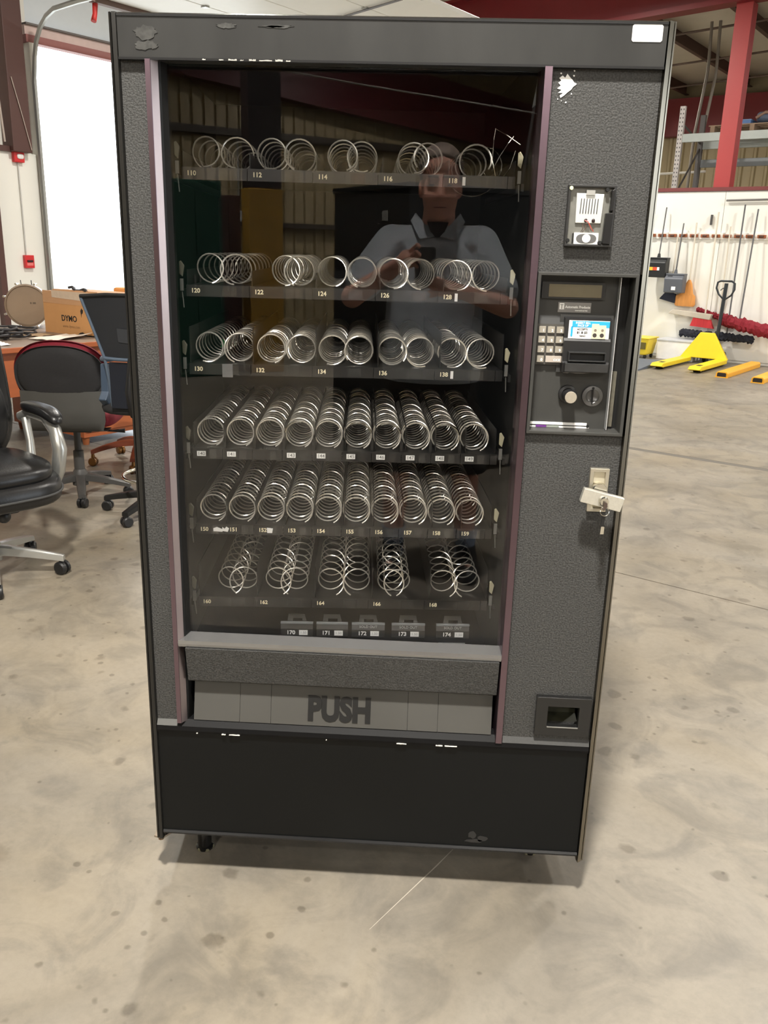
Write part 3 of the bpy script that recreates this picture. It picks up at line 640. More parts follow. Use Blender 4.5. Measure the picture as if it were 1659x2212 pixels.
# ---- lock with the T-handle popped out and turned
lk = frame('lock_escutcheon', 0.4245, 0.4625, 0.9490, 1.0385, 0.0075, -0.010, 0.004, M('lock_silver', S(206, 200, 184), 0.3, 0.85), VM)
ob('lock_cup', box(0.4315, 0.4555, -0.0035, 0.0, 0.956, 1.031), M('lock_cup', S(222, 214, 190), 0.35, 0.6), lk)
ob('lock_barrel', B().lathe([(0.0, 0.03), (0.013, 0.03), (0.0135, 0.028), (0.0135, -0.002), (0.0, -0.002)], 20, Matrix.Translation((0.4435, 0.002, 0.9985)) @ rotY), chrome, lk, smooth=True)
th = ob('t_handle', B().obox((0.4455, -0.041, 0.9840), (0.082, 0.014, 0.0285), (0, math.radians(13.0), 0)), M('handle_zinc', S(226, 224, 214), 0.34, 0.75, var=0.12, scale=240), VM, bev=0.0012)
ob('handle_shank', B().tube([(0.4435, -0.006, 0.990), (0.4445, -0.036, 0.984)], 0.0085, 12), chrome, th, smooth=True)
ob('lock_cylinder', B().lathe([(0.0, 0.011), (0.0078, 0.011), (0.0095, 0.008), (0.0100, 0.0), (0.0, 0.0)], 22, Matrix.Translation((0.4475, -0.0478, 0.9835)) @ rotY), chrome, th, smooth=True)
ky = ob('key', B().prism([(0.4465, 0.9850), (0.4520, 0.9830), (0.4530, 0.9760), (0.4490, 0.9690), (0.4450, 0.9680), (0.4455, 0.9760)], -0.0650, -0.0560, 'y'), M('key_brass', S(120, 108, 104), 0.25, 0.9), VM)
ring = [(0.4485 + 0.0085 * math.cos(t), -0.0630 + 0.003 * math.sin(t), 0.9655 + 0.0080 * math.sin(t)) for t in [2 * PI * k / 20 for k in range(20)]]
ob('key_ring', B().tube(ring, 0.0007, 6, closed=True), chrome, ky, smooth=True)
ob('key_fob', box(0.4440, 0.4500, -0.064, -0.061, 0.9350, 0.9590), black_plastic, ky)
ob('spare_key', B().prism([(0.4450, 0.9180), (0.4520, 0.9185), (0.4520, 0.9330), (0.4490, 0.9350), (0.4505, 0.9580), (0.4490, 0.9580), (0.4472, 0.9350), (0.4455, 0.9330)], -0.0610, -0.0598, 'y'), chrome, ky)

# ---- coin return cup
cr = frame('coin_return_bezel', 0.3585, 0.4775, 0.4345, 0.5275, 0.026, -0.012, 0.002, M('cup_black', S(26, 26, 26), 0.22), VM, bt=0.0225)
ob('coin_return_rim', B().box(0.3845, 0.4515, -0.0135, -0.0115, 0.4550, 0.4570), M('cup_rim', S(150, 150, 146), 0.25, 0.5), cr)
ob('coin_return_cup', B().prism([(0.020, 0.452), (0.055, 0.456), (0.055, 0.512), (0.058, 0.512), (0.058, 0.450), (0.020, 0.448)], 0.380, 0.456, 'x'), M('cup_inside', S(58, 58, 44), 0.4, var=0.25, scale=40), cr)

# ---- bottom hinge, cabinet and feet.  The door stands a little ajar: the cabinet is turned 4.2 degrees behind it
CA = 0.074
CABROT = CA
def cab(o):
    o.location = (0, 0.15, 0); o.rotation_euler = (0, 0, CABROT); return o
hb = ob('hinge_bracket', B().prism([(-0.510, 0.010), (-0.488, 0.004), (-0.448, 0.060), (-0.448, 0.085), (-0.500, 0.085), (-0.510, 0.03)], 0.094, 0.099), M('hinge_steel', S(150, 138, 122), 0.45, 0.6, var=0.25, scale=60), VM, bev=0.001)
ob('hinge_bolt', B().lathe([(0, 0), (0.007, 0), (0.007, 0.010), (0.009, 0.010), (0.009, 0.013), (0, 0.013)], 8, Matrix.Translation((-0.497, 0.022, 0.082))), M('bolt_rust', S(132, 108, 84), 0.5, 0.6), hb)
cab_m = M('cabinet_black', S(34, 34, 34), 0.45, var=0.1)
c0 = cab(ob('cabinet_side', box(-0.490, -0.470, -0.075, 0.72, 0.10, 1.828), cab_m, VM))
cab(ob('cabinet_side', box(0.478, 0.498, -0.075, 0.72, 0.10, 1.828), cab_m, VM))
cab(ob('cabinet_top', box(-0.470, 0.478, -0.075, 0.72, 1.805, 1.828), cab_m, VM))
cab(ob('cabinet_bottom', box(-0.470, 0.478, -0.075, 0.72, 0.10, 0.125), cab_m, VM))
cab(ob('cabinet_back', box(-0.470, 0.478, 0.70, 0.72, 0.125, 1.805), interior_m, VM))
cab(ob('inner_wall', box(-0.470, -0.455, -0.06, 0.70, 0.50, 1.805), interior_m, VM))
cab(ob('inner_wall', box(0.275, 0.290, -0.06, 0.70, 0.50, 1.805), interior_m, VM))
cab(ob('inner_floor', box(-0.455, 0.275, -0.06, 0.70, 0.49, 0.50), interior_m, VM))
for (x_, y_) in ((-0.415, 0.104), (0.40, 0.16), (-0.44, 0.72), (0.38, 0.78)):
    lg = ob('leg', B().lathe([(0.0, 0.0), (0.021, 0.0), (0.022, 0.006), (0.017, 0.010), (0.017, 0.100), (0.0, 0.100)], 20, Matrix.Translation((x_, y_, 0.0))), M('leg_black', S(20, 20, 20), 0.25), VM, smooth=True)
    ob('foot_pad', B().lathe([(0.022, 0.0), (0.0235, 0.001), (0.0235, 0.006), (0.022, 0.007)], 6, Matrix.Translation((x_, y_, 0.0))), M('foot_nut', S(150, 146, 120), 0.4, 0.6, var=0.3, scale=80), lg)

# ---- trays with spiral coils
wire_m = M('coil_wire', S(240, 236, 226), 0.25, 0.62, var=0.04)
COIL = {}
def coil(turns, length, r=0.030, hand=1, wire=0.0018, start=0.0):
    key = (turns, length, r, hand, wire, start)
    if key not in COIL:
        n = int(turns * 24); pts = []
        for i in range(n + 1):
            t = 2 * PI * i / 24 + start
            pts.append((hand * r * math.sin(t), 0.0 + length * i / n, -r * math.cos(t)))
        me = B().tube(pts, wire, 5).mesh('spiral_coil', 60)
        me.materials.append(wire_m)
        COIL[key] = me
    return COIL[key]
lip_m = M('tray_lip', S(36, 36, 35), 0.35, var=0.12, scale=40)
tray_m = M('tray_black', S(22, 22, 22), 0.4, var=0.1)
latch_m = M('latch_cream', S(206, 200, 170), 0.4)
white_tag = paper_white
ROWS = [1.5779, 1.3519, 1.1913, 1.0078, 0.8347, 0.6598]
SX = [
    [(-0.371, 1), (-0.307, -1), (-0.238, 1), (-0.180, -1), (-0.094, 1), (-0.054, -1), (0.050, 1), (0.080, -1), (0.176, 1)],
    [(-0.369, 1), (-0.315, -1), (-0.210, 1), (-0.182, -1), (-0.113, 1), (-0.050, -1), (0.016, 1), (0.073, -1), (0.149, 1), (0.211, -1)],
    [(-0.373, 1), (-0.309, -1), (-0.241, 1), (-0.177, -1), (-0.110, 1), (-0.054, -1), (0.018, 1), (0.077, -1), (0.147, 1), (0.208, -1)],
    [(-0.3745 + 0.0643 * k, 1) for k in range(10)],
    [(-0.374 + 0.0642 * k, 1) for k in range(10)],
    [(-0.341, 1), (-0.312, -1), (-0.231, 1), (-0.194, -1), (-0.109, 1), (-0.050, -1), (0.030, 1), (0.044, -1), (0.154, 1), (0.208, -1)],
]
TURNS = [7, 8, 15, 19, 19, 11]
random.seed(21)
for r_, zl in enumerate(ROWS):
    zt = zl + 0.0115
    wide = r_ in (3, 4)
    tr = cab(ob('shelf_tray', box(-0.412, 0.254, 0.0, 0.56, zt - 0.004, zt - 0.001), tray_m, VM))
    tr['label'] = ['top', 'second', 'third', 'fourth', 'fifth', 'lowest'][r_] + ' shelf tray of the vending machine'
    if 'label' in tr: del tr['label']
    # lip in sections, as the price strip is
    step = 0.065 if wide else 0.13
    k = 0; x_ = -0.412
    while x_ < 0.25:
        x2 = min(x_ + step, 0.254)
        ob('lip_section', box(x_ + 0.0006, x2 - 0.0006, -0.004, 0.0, zl - 0.0115, zl + 0.0115), lip_m, tr)
        ob('price_slide', box(x_ + step * 0.58, x_ + step * 0.80, -0.0055, -0.0040, zl - 0.0100, zl + 0.0090), M('slide_clear', S(58, 58, 56), 0.22, coat=0.5), tr)
        x_ += step
    # dividers
    nd = 10 if wide else 5
    dh = 0.055 if wide else 0.075
    for k in range(nd + 1):
        xd = -0.410 + (0.066 if wide else 0.1325) * k
        ob('divider', box(xd - 0.0008, xd + 0.0008, 0.004, 0.54, zt, zt + (dh if r_ not in (0, 1) else 0.03)), M('divider_black', S(40, 40, 40), 0.3, 0.3), tr)
    # coils
    for i, (xs, hand) in enumerate(SX[r_]):
        ln = 0.50; tn = TURNS[r_] + (random.choice((-1, 0, 0, 1)) if r_ < 3 else 0)
        if r_ in (0, 1): ln = 0.50
        o = ob('spiral_coil', coil(tn, ln, 0.030, hand, 0.00175 if r_ != 5 else 0.0016, start=random.choice((0.3, -0.4, 0.9, 0.0)) if r_ < 3 else 0.45), chrome, tr)
        o.location = (xs, 0.008 + (0.0 if r_ > 1 else 0.004 * random.random()), zl + 0.0435)
        if r_ == 3 and i in (3, 5, 6, 8):
            # coil end with the wide pusher wire
            a0, a1 = (-0.5, 1.3) if i != 3 else (-1.4, 0.2)
            pts = [(0.0305 * math.sin(t), -0.002, 0.0305 * math.cos(t)) for t in [a0 + (a1 - a0) * q / 9 for q in range(10)]]
            pz = ob('coil_end', B().tube(pts, 0.0026, 6), chrome, tr, smooth=True); pz.location = (xs, 0.006, zl + 0.0435)
    # numbers
    if wide:
        for k in range(10):
            s_ = str(140 + k if r_ == 3 else 150 + k)
            xs = -0.3925 + 0.065 * k
            if r_ == 3 and k == 2: continue
            if r_ == 3:
                ob('number_tag', box(xs - 0.0095, xs + 0.0095, -0.0062, -0.0045, zl - 0.0050, zl + 0.0058), white_tag, tr)
                letters('shelf_number', s_, 0.0108, (xs, -0.0063, zl + 0.0003), M('tag_ink', S(120, 120, 120), 0.6), tr, ext=0.0002, bold=0.005)
            else:
                letters('shelf_number', s_, 0.0125, (xs, -0.0048, zl), cream, tr, ext=0.0002, bold=0.028)
    else:
        for k in range(5):
            s_ = str(110 + 10 * (r_ if r_ < 3 else 5) + 2 * k)
            letters('shelf_number', s_, 0.0125, (-0.3925 + 0.130 * k, -0.0048, zl), cream, tr, ext=0.0002, bold=0.028)
    # side latches
    for xs, nm in ((0.262, 1), (-0.421, -1)):
        zz = zl + 0.045
        ob('tray_latch', B().prism([(xs - 0.005, zz - 0.012), (xs + 0.002, zz - 0.018), (xs + 0.006, zz + 0.004), (xs - 0.001, zz + 0.014), (xs - 0.005, zz + 0.012)], 0.0, 0.006, 'y'), latch_m if nm > 0 else M('latch_dull', S(120, 118, 104), 0.4), tr, bev=0.001)
        ob('latch_clip', box(xs - 0.004, xs + 0.003, 0.0, 0.005, zz - 0.046, zz - 0.022), M('latch_grey', S(150, 150, 146), 0.35, 0.3), tr)
        ob('latch_pin', B().tube([(xs, 0.002, zz - 0.048), (xs + 0.002, 0.004, zz - 0.080)], 0.0012, 6), M('latch_grey', (0, 0, 0)), tr)
        ob('tray_runner', box(xs + (0.006 if nm > 0 else -0.010), xs + (0.012 if nm > 0 else -0.004), 0.01, 0.55, zz - 0.060, zz - 0.045), M('runner_grey', S(70, 70, 68), 0.4, 0.5), tr)
    if r_ == 4:
        ob('paint_dab', B().prism([(-0.372, zl - 0.004), (-0.352, zl - 0.005), (-0.350, zl), (-0.357, zl + 0.003), (-0.364, zl + 0.006), (-0.372, zl + 0.003)], -0.0062, -0.0045, 'y'), paper_white, tr)
        ob('paint_dab', B().prism([(-0.352, zl - 0.003), (-0.340, zl - 0.005), (-0.337, zl + 0.003), (-0.343, zl + 0.007), (-0.347, zl + 0.002), (-0.352, zl + 0.006)], -0.0063, -0.0046, 'y'), paper_white, tr)
        ob('paper_scrap', B().prism([(-0.252, zl - 0.006), (-0.241, zl - 0.006), (-0.239, zl + 0.005), (-0.253, zl + 0.006)], -0.0062, -0.0045, 'y'), paper_white, tr)
    if r_ in (0, 1, 2):
        xs = (0.150, 0.146, 0.145)[r_]
        ob('price_chip', box(xs - 0.003, xs + 0.003, -0.0062, -0.0045, zl - 0.008, zl + 0.008), paper_white, tr)
    if r_ == 2:
        ob('grey_tab', box(-0.342, -0.320, -0.0065, -0.0042, zl - 0.016, zl + 0.012), M('tab_pale', S(118, 118, 118), 0.4), tr)
        ob('green_sticker', B().prism([(-0.369, zl + 0.030), (-0.358, zl + 0.027), (-0.356, zl + 0.044), (-0.364, zl + 0.050)], 0.150, 0.152, 'y'), M('sticker_green', S(20, 150, 60), 0.5), tr)
    if r_ == 3:
        for k in range(9):
            xd = -0.346 + 0.0643 * k
            ob('coil_guide', B().prism([(xd, zt), (xd + 0.006, zt), (xd + 0.006, zt + 0.020), (xd + 0.004, zt + 0.028), (xd, zt + 0.022)], 0.004, 0.006, 'y'), lip_m, tr)
# the broken, bent coil at the end of the top shelf
bt = cab(ob('bent_coil', B().tube([(0.196 + 0.034 * math.sin(t * 1.0) * (1 + 0.06 * t), 0.02 + 0.022 * t, 1.612 + 0.033 * math.cos(t) * (1 + 0.05 * t)) for t in [0.35 * k for k in range(42)]], 0.0013, 5), chrome, VM))
for pts in ([(0.214, 0.0, 1.588), (0.208, 0.02, 1.62), (0.210, 0.03, 1.660), (0.2125, 0.03, 1.682)],
            [(0.2125, 0.03, 1.682), (0.232, 0.01, 1.668), (0.258, -0.01, 1.648)],
            [(0.207, 0.01, 1.60), (0.222, 0.02, 1.628), (0.240, 0.03, 1.655), (0.250, 0.03, 1.668)],
            [(0.190, 0.0, 1.596), (0.203, 0.0, 1.578), (0.222, 0.0, 1.580), (0.243, 0.01, 1.606), (0.254, 0.02, 1.640)]):
    ob('loose_wire', B().tube(pts, 0.0011, 5), chrome, bt)
# selection cards along the foot of the display
CARD = [(-0.224, -0.149), (-0.141, -0.068), (-0.059, 0.018), (0.034, 0.112), (0.138, 0.216)]
for k, (a, b_) in enumerate(CARD):
    zc = 0.590
    c_ = cab(ob('selection_holder', B().prism([(0.0, zc - 0.014), (-0.004, zc - 0.014), (-0.004, zc + 0.004), (0.001, zc + 0.018), (0.004, zc + 0.018)], a, b_, 'x'), M('holder_dark', S(52, 52, 51), 0.22, coat=0.5), VM))
    ob('holder_edge', box(a, b_, -0.004, 0.004, zc + 0.017, zc + 0.020), M('holder_edge', S(190, 194, 196), 0.25, 0.5), c_)
    xm = (a + b_) / 2
    ob('holder_hook', B().prism([(xm - 0.022, zc + 0.020), (xm - 0.010, zc + 0.020), (xm - 0.010, zc + 0.027), (xm + 0.012, zc + 0.027), (xm + 0.012, zc + 0.020), (xm + 0.022, zc + 0.020), (xm + 0.018, zc + 0.038), (xm - 0.020, zc + 0.038)], 0.006, 0.008, 'y'), M('hook_clear', S(70, 70, 68), 0.25, coat=0.4), c_)
    letters('selection_number', str(170 + k), 0.0135, (xm - 0.014, -0.0046, zc - 0.005), paper_white, c_, ext=0.0002, bold=0.028)
    ob('price_tag', box(xm + 0.005, xm + 0.025, -0.0056, -0.0042, zc - 0.0105, zc + 0.0015), paper_white, c_)
    letters('price', '1.50', 0.0085, (xm + 0.015, -0.0058, zc - 0.0045), grey_ink, c_, ext=0.0002, bold=0.0)
    if k >= 2:
        letters('sold_out', 'SOLD OUT', 0.0085, (xm, -0.0032, zc + 0.0115), M('faded_print', S(190, 192, 190), 0.6), c_, ext=0.0002, bold=0.0)
cab(ob('notice_label', box(0.145, 0.208, -0.002, 0.0, 0.554, 0.563), M('notice_grey', S(150, 152, 152), 0.5, var=0.2, scale=300), VM))
# yellow stickers on the inner left wall
lab_y = M('sticker_yellow', S(198, 180, 92), 0.6, var=0.2, scale=60)
for (y0, y1, z0, z1, mt) in ((-0.050, -0.030, 1.700, 1.760, lab_y), (-0.050, -0.030, 1.668, 1.692, lab_y), (0.030, 0.060, 1.690, 1.755, lab_y), (-0.012, 0.014, 1.650, 1.668, M('sticker_pale', S(214, 210, 186), 0.6))):
    cab(ob('inner_sticker', box(-0.455, -0.4535, y0, y1, z0, z1), mt, VM))
cab(ob('clear_sticker', B().prism([(0.258, 1.700), (0.272, 1.712), (0.273, 1.752), (0.264, 1.742)], -0.110, -0.109, 'y'), M('clear_sticker', S(120, 122, 124), 0.4), VM))

# ================================================================== chairs and desk by the bay door
leather = M('black_leather', S(24, 24, 25), 0.32, var=0.2, scale=30, bump=0.25, bscale=160)
silver = M('silver_paint', S(176, 176, 172), 0.3, 0.7, var=0.06)
def star_base(root, mat_leg, mat_wheel, R=0.30, z0=0.085, z1=0.15, rot=0.0, n=5, wood=False, wheel=0.029, hub_r=0.045, only=None):
    ob('base_hub', B().lathe([(0, z0 - 0.01), (hub_r, z0 - 0.01), (hub_r * 1.05, z1), (hub_r * 0.7, z1 + 0.03), (0, z1 + 0.03)], 18), mat_leg, root, smooth=True)
    for k in range(n):
        a = rot + 2 * PI * k / n
        if only is not None and k not in only: continue
        ca, sa = math.cos(a), math.sin(a)
        def q(x, y, z): return (x * ca - y * sa, x * sa + y * ca, z)
        rings = []
        for i in range(7):
            t = i / 6
            x = 0.02 + (R - 0.02) * t; w_ = 0.030 - 0.010 * t; zt = z1 + 0.005 - (z1 - z0) * (t ** 1.3) + (0.012 * math.sin(t * PI) if wood else 0); h = 0.042 - 0.018 * t
            rings.append([q(x, -w_, zt - h), q(x, w_, zt - h), q(x, w_ * 0.9, zt - 0.004), q(x, w_ * 0.5, zt), q(x, -w_ * 0.5, zt), q(x, -w_ * 0.9, zt - 0.004)])
        b = B(); vs = [p_ for r_ in rings for p_ in r_]; m_ = 6
        fs = [(i * m_ + j, i * m_ + (j + 1) % m_, (i + 1) * m_ + (j + 1) % m_, (i + 1) * m_ + j) for i in range(6) for j in range(m_)]
        fs += [tuple(range(m_ - 1, -1, -1)), tuple(6 * m_ + j for j in range(m_))]
        ob('base_leg', b.add(vs, fs), mat_leg, root, smooth=50)
        # twin-wheel caster
        cx, cy = (R - 0.012) * ca, (R - 0.012) * sa
        tw = a + 1.1 + k * 0.9
        ax = Vector((math.cos(tw), math.sin(tw), 0))
        mm = Matrix.Translation((cx, cy, wheel)) @ Vector((0, 0, 1)).rotation_difference(ax).to_matrix().to_4x4()
        w_ = ob('caster_wheel', B().lathe([(0, -0.026), (wheel * 0.8, -0.026), (wheel, -0.020), (wheel, -0.006), (wheel * 0.6, -0.004), (wheel * 0.6, 0.004), (wheel, 0.006), (wheel, 0.020), (wheel * 0.8, 0.026), (0, 0.026)], 18, mm), mat_wheel, root, smooth=40)
        ob('caster_stem', B().lathe([(0, wheel), (0.013, wheel), (0.013, wheel * 2 + 0.004), (0.009, z0 - 0.01), (0, z0 - 0.01)], 10, Matrix.Translation((cx, cy, 0))), mat_wheel, w_, smooth=40)

# --- task chair, back towards us
def red_chair():
    t = thing('task_chair', 'task chair with red upholstery and grey plastic back shell before the wooden desk', 'chair', (-1.93, 3.14, 0), math.radians(8))
    gp = M('shell_grey', S(74, 73, 70), 0.55, var=0.08); dk = M('base_grey', S(70, 68, 66), 0.5, var=0.1)
    rf_ = M('red_fabric', S(120, 22, 38), 0.85, var=0.2, scale=90, bump=0.2)
    star_base(t, dk, black_plastic, 0.29, 0.075, 0.13, rot=math.radians(-75))
    ob('gas_column', B().lathe([(0.030, 0.14), (0.030, 0.27), (0.020, 0.275), (0.020, 0.44), (0.0, 0.44)], 16), dk, t, smooth=40)
    ob('seat_plate', box(-0.12, 0.12, -0.14, 0.14, 0.405, 0.435), black_plastic, t, bev=0.01)
    seat = B().sup((0, 0.05, 0.475), (0.245, 0.24, 0.05), 0.45, 0.55, 28, 10)
    ob('seat', seat, rf_, t, smooth=60)
    # back: a wide soft oval, red padding with a black cover on the rear, in a grey shell
    def shield(th, y0, cx, cz, hw, hu, hd, ex=2.3):
        b = B(); vs = []; fs = []; na, nr = 44, 7
        for side in (0, 1):
            vs.append((cx, y0 - 0.045 + (th if side else 0), cz))
            for i in range(1, nr + 1):
                rr = i / nr
                for k in range(na):
                    a = 2 * PI * k / na; c_, s_ = math.cos(a), math.sin(a)
                    d = (abs(c_) ** ex + abs(s_) ** ex) ** (-1 / ex)
                    x = cx + hw * rr * d * c_; z = cz + (hu if s_ > 0 else hd) * rr * d * s_
                    y = y0 - 0.045 + 0.70 * x * x - 0.10 * (z - 0.7) + (th if side else 0.0) * (1 - 0.85 * rr ** 8) + (0.5 * th * rr ** 8 if not side else 0)
                    vs.append((x, y, z))
        O_ = 1 + nr * na
        for side in (0, 1):
            o_ = side * O_
            for k in range(na):
                l = (k + 1) % na; q = (o_, o_ + 1 + k, o_ + 1 + l); fs.append(q if not side else q[::-1])
                for i in range(nr - 1):
                    a = o_ + 1 + i * na; q = (a + k, a + na + k, a + na + l, a + l); fs.append(q if not side else q[::-1])
        a = 1 + (nr - 1) * na
        for k in range(na):
            l = (k + 1) % na; fs.append((a + k, a + l, a + l + O_, a + k + O_))
        return b.add(vs, fs)
    ob('backrest', shield(0.06, -0.215, 0, 0.750, 0.252, 0.185, 0.20), rf_, t, smooth=60)
    ob('back_cover', shield(0.03, -0.243, 0, 0.745, 0.240, 0.165, 0.150), blk_fabric, t, smooth=60)
    b = B(); vs = []; fs = []; prof = [(-0.248, 0.66), (-0.250, 0.56), (-0.246, 0.49), (-0.21, 0.435), (-0.12, 0.415), (0.0, 0.412)]
    nu = 20
    for th in (0, 0.012):
        for (y, z) in prof:
            for k in range(nu + 1):
                s_ = -1 + 2 * k / nu; hw = 0.222 if z > 0.45 else 0.205
                x = s_ * hw
                vs.append((x, y - 0.035 + (0.75 * x * x if z > 0.45 else 0.3 * x * x) + th, z))
    W_ = nu + 1; H_ = len(prof)
    for i in range(H_ - 1):
        for k in range(nu):
            a = i * W_ + k; o2 = W_ * H_
            fs += [(a, a + W_, a + W_ + 1, a + 1), (a + o2, a + 1 + o2, a + W_ + 1 + o2, a + W_ + o2)]
        for k in (0, nu):
            a = i * W_ + k; fs.append((a, a + W_, a + W_ + W_ * H_, a + W_ * H_))
    for k in range(nu):
        fs.append((k, k + 1, k + 1 + W_ * H_, k + W_ * H_))
    ob('seat_shell', b.add(vs, fs), gp, t, smooth=60)
    ob('tilt_lever', B().tube([(0.08, -0.02, 0.40), (0.20, 0.02, 0.385), (0.27, 0.03, 0.385)], [0.006, 0.006, 0.014], 8), black_plastic, t, smooth=40)
red_chair()

# --- mesh-back chair half behind the machine
def mesh_chair():
    t = thing('mesh_chair', 'black mesh-back office chair with blue-grey frame, half hidden behind the vending machine', 'chair', (-1.37, 2.86, 0), math.radians(-6))
    fr_ = M('frame_slate', S(92, 106, 122), 0.4, 0.2, var=0.06); ms = M('mesh_black', S(34, 36, 40), 0.6, var=0.3, scale=400, bump=0.2, bscale=900)
    star_base(t, black_plastic, black_plastic, 0.31, 0.08, 0.13, rot=math.radians(-102))
    ob('gas_column', B().lathe([(0.026, 0.15), (0.026, 0.40), (0.016, 0.405), (0.016, 0.58), (0.0, 0.43)], 14), black_plastic, t, smooth=40)
    ob('seat', B().sup((0, 0.02, 0.61), (0.25, 0.235, 0.04), 0.5, 0.5, 28, 10), blk_fabric, t, smooth=60)
    f = lambda x, z: (x, -0.245 - 0.05 * (z - 0.88) / 0.3 + 0.35 * x * x, z)
    b = B(); n = 10; vs = []; fs = []
    hwz = lambda z: 0.150 + (0.238 - 0.150) * (z - 0.88) / 0.30
    for side in (0, 0.008):
        for i in range(n + 1):
            z = 0.88 + 0.31 * i / n
            for k in range(n + 1):
                p_ = f(hwz(z) * (-1 + 2 * k / n), z); vs.append((p_[0], p_[1] + side, p_[2]))
    W_ = n + 1; O_ = W_ * W_
    for i in range(n):
        for k in range(n):
            a = i * W_ + k; fs += [(a, a + 1, a + 1 + W_, a + W_), (a + O_, a + W_ + O_, a + W_ + 1 + O_, a + 1 + O_)]
        for (p_, q_) in ((i * W_, (i + 1) * W_), (i * W_ + n, (i + 1) * W_ + n), (i, i + 1), (n * W_ + i, n * W_ + i + 1)): fs.append((p_, q_, q_ + O_, p_ + O_))
    ob('backrest_mesh', b.add(vs, fs), ms, t, smooth=60)
    ob('back_label', B().add([f(-0.06, 0.965), f(0.0, 0.96), f(0.0, 1.03), f(-0.06, 1.035)], [(0, 1, 2, 3)]).map(lambda v: v + Vector((0, -0.004, 0))), M('label_dim', S(52, 54, 58), 0.6), t)
    for s_ in (-1, 1):
        pts = [f(s_ * 0.145, 0.60), f(s_ * 0.145, 0.78), f(s_ * 0.152, 0.88), f(s_ * hwz(1.03), 1.03), f(s_ * hwz(1.18), 1.18)]
        ob('back_upright', B().tube(pts, 0.008, 8), fr_, t, smooth=40)
    ob('top_rail', B().tube([f(-0.240, 1.185), f(-0.1, 1.197), f(0.1, 1.197), f(0.240, 1.185)], 0.010, 8), black_plastic, t, smooth=40)
    ob('lumbar_bar', B().tube([f(-0.155, 0.88), f(-0.08, 0.876), f(0.08, 0.876), f(0.155, 0.88)], 0.010, 8), fr_, t, smooth=40)
    ob('back_spine', B().tube([f(0, 0.88), (0, -0.30, 0.72), (0, -0.26, 0.60), (0, -0.12, 0.575), (0, 0, 0.57)], 0.022, 10), black_plastic, t, smooth=40)
    ob('lower_back', box(-0.135, 0.135, -0.232, -0.222, 0.62, 0.86), M('lower_back_dark', S(22, 26, 36), 0.5), t, bev=0.02)
    for s_ in (-1, 1):
        a = ob('arm_post', B().prism([(-0.20, 0.66), (-0.13, 0.60), (-0.08, 0.62), (-0.09, 0.84), (-0.155, 0.84), (-0.165, 0.70)], s_ * 0.115 - 0.022, s_ * 0.115 + 0.022, 'x').map(lambda v: v + Vector((s_ * 0.075, -0.02, 0))), M('arm_slate', S(64, 78, 96), 0.4), t, bev=0.006)
        ob('arm_pad', B().sup((s_ * 0.195, -0.04, 0.862), (0.04, 0.125, 0.016), 0.5, 0.6, 20, 8), M('pad_grey', S(120, 132, 150), 0.5), t, smooth=60)
    ob('footring_chrome', B().tube([(0.19 * math.cos(a), 0.19 * math.sin(a), 0.215) for a in [2 * PI * k / 28 for k in range(28)]], 0.010, 8, closed=True), chrome, t, smooth=60)
mesh_chair()

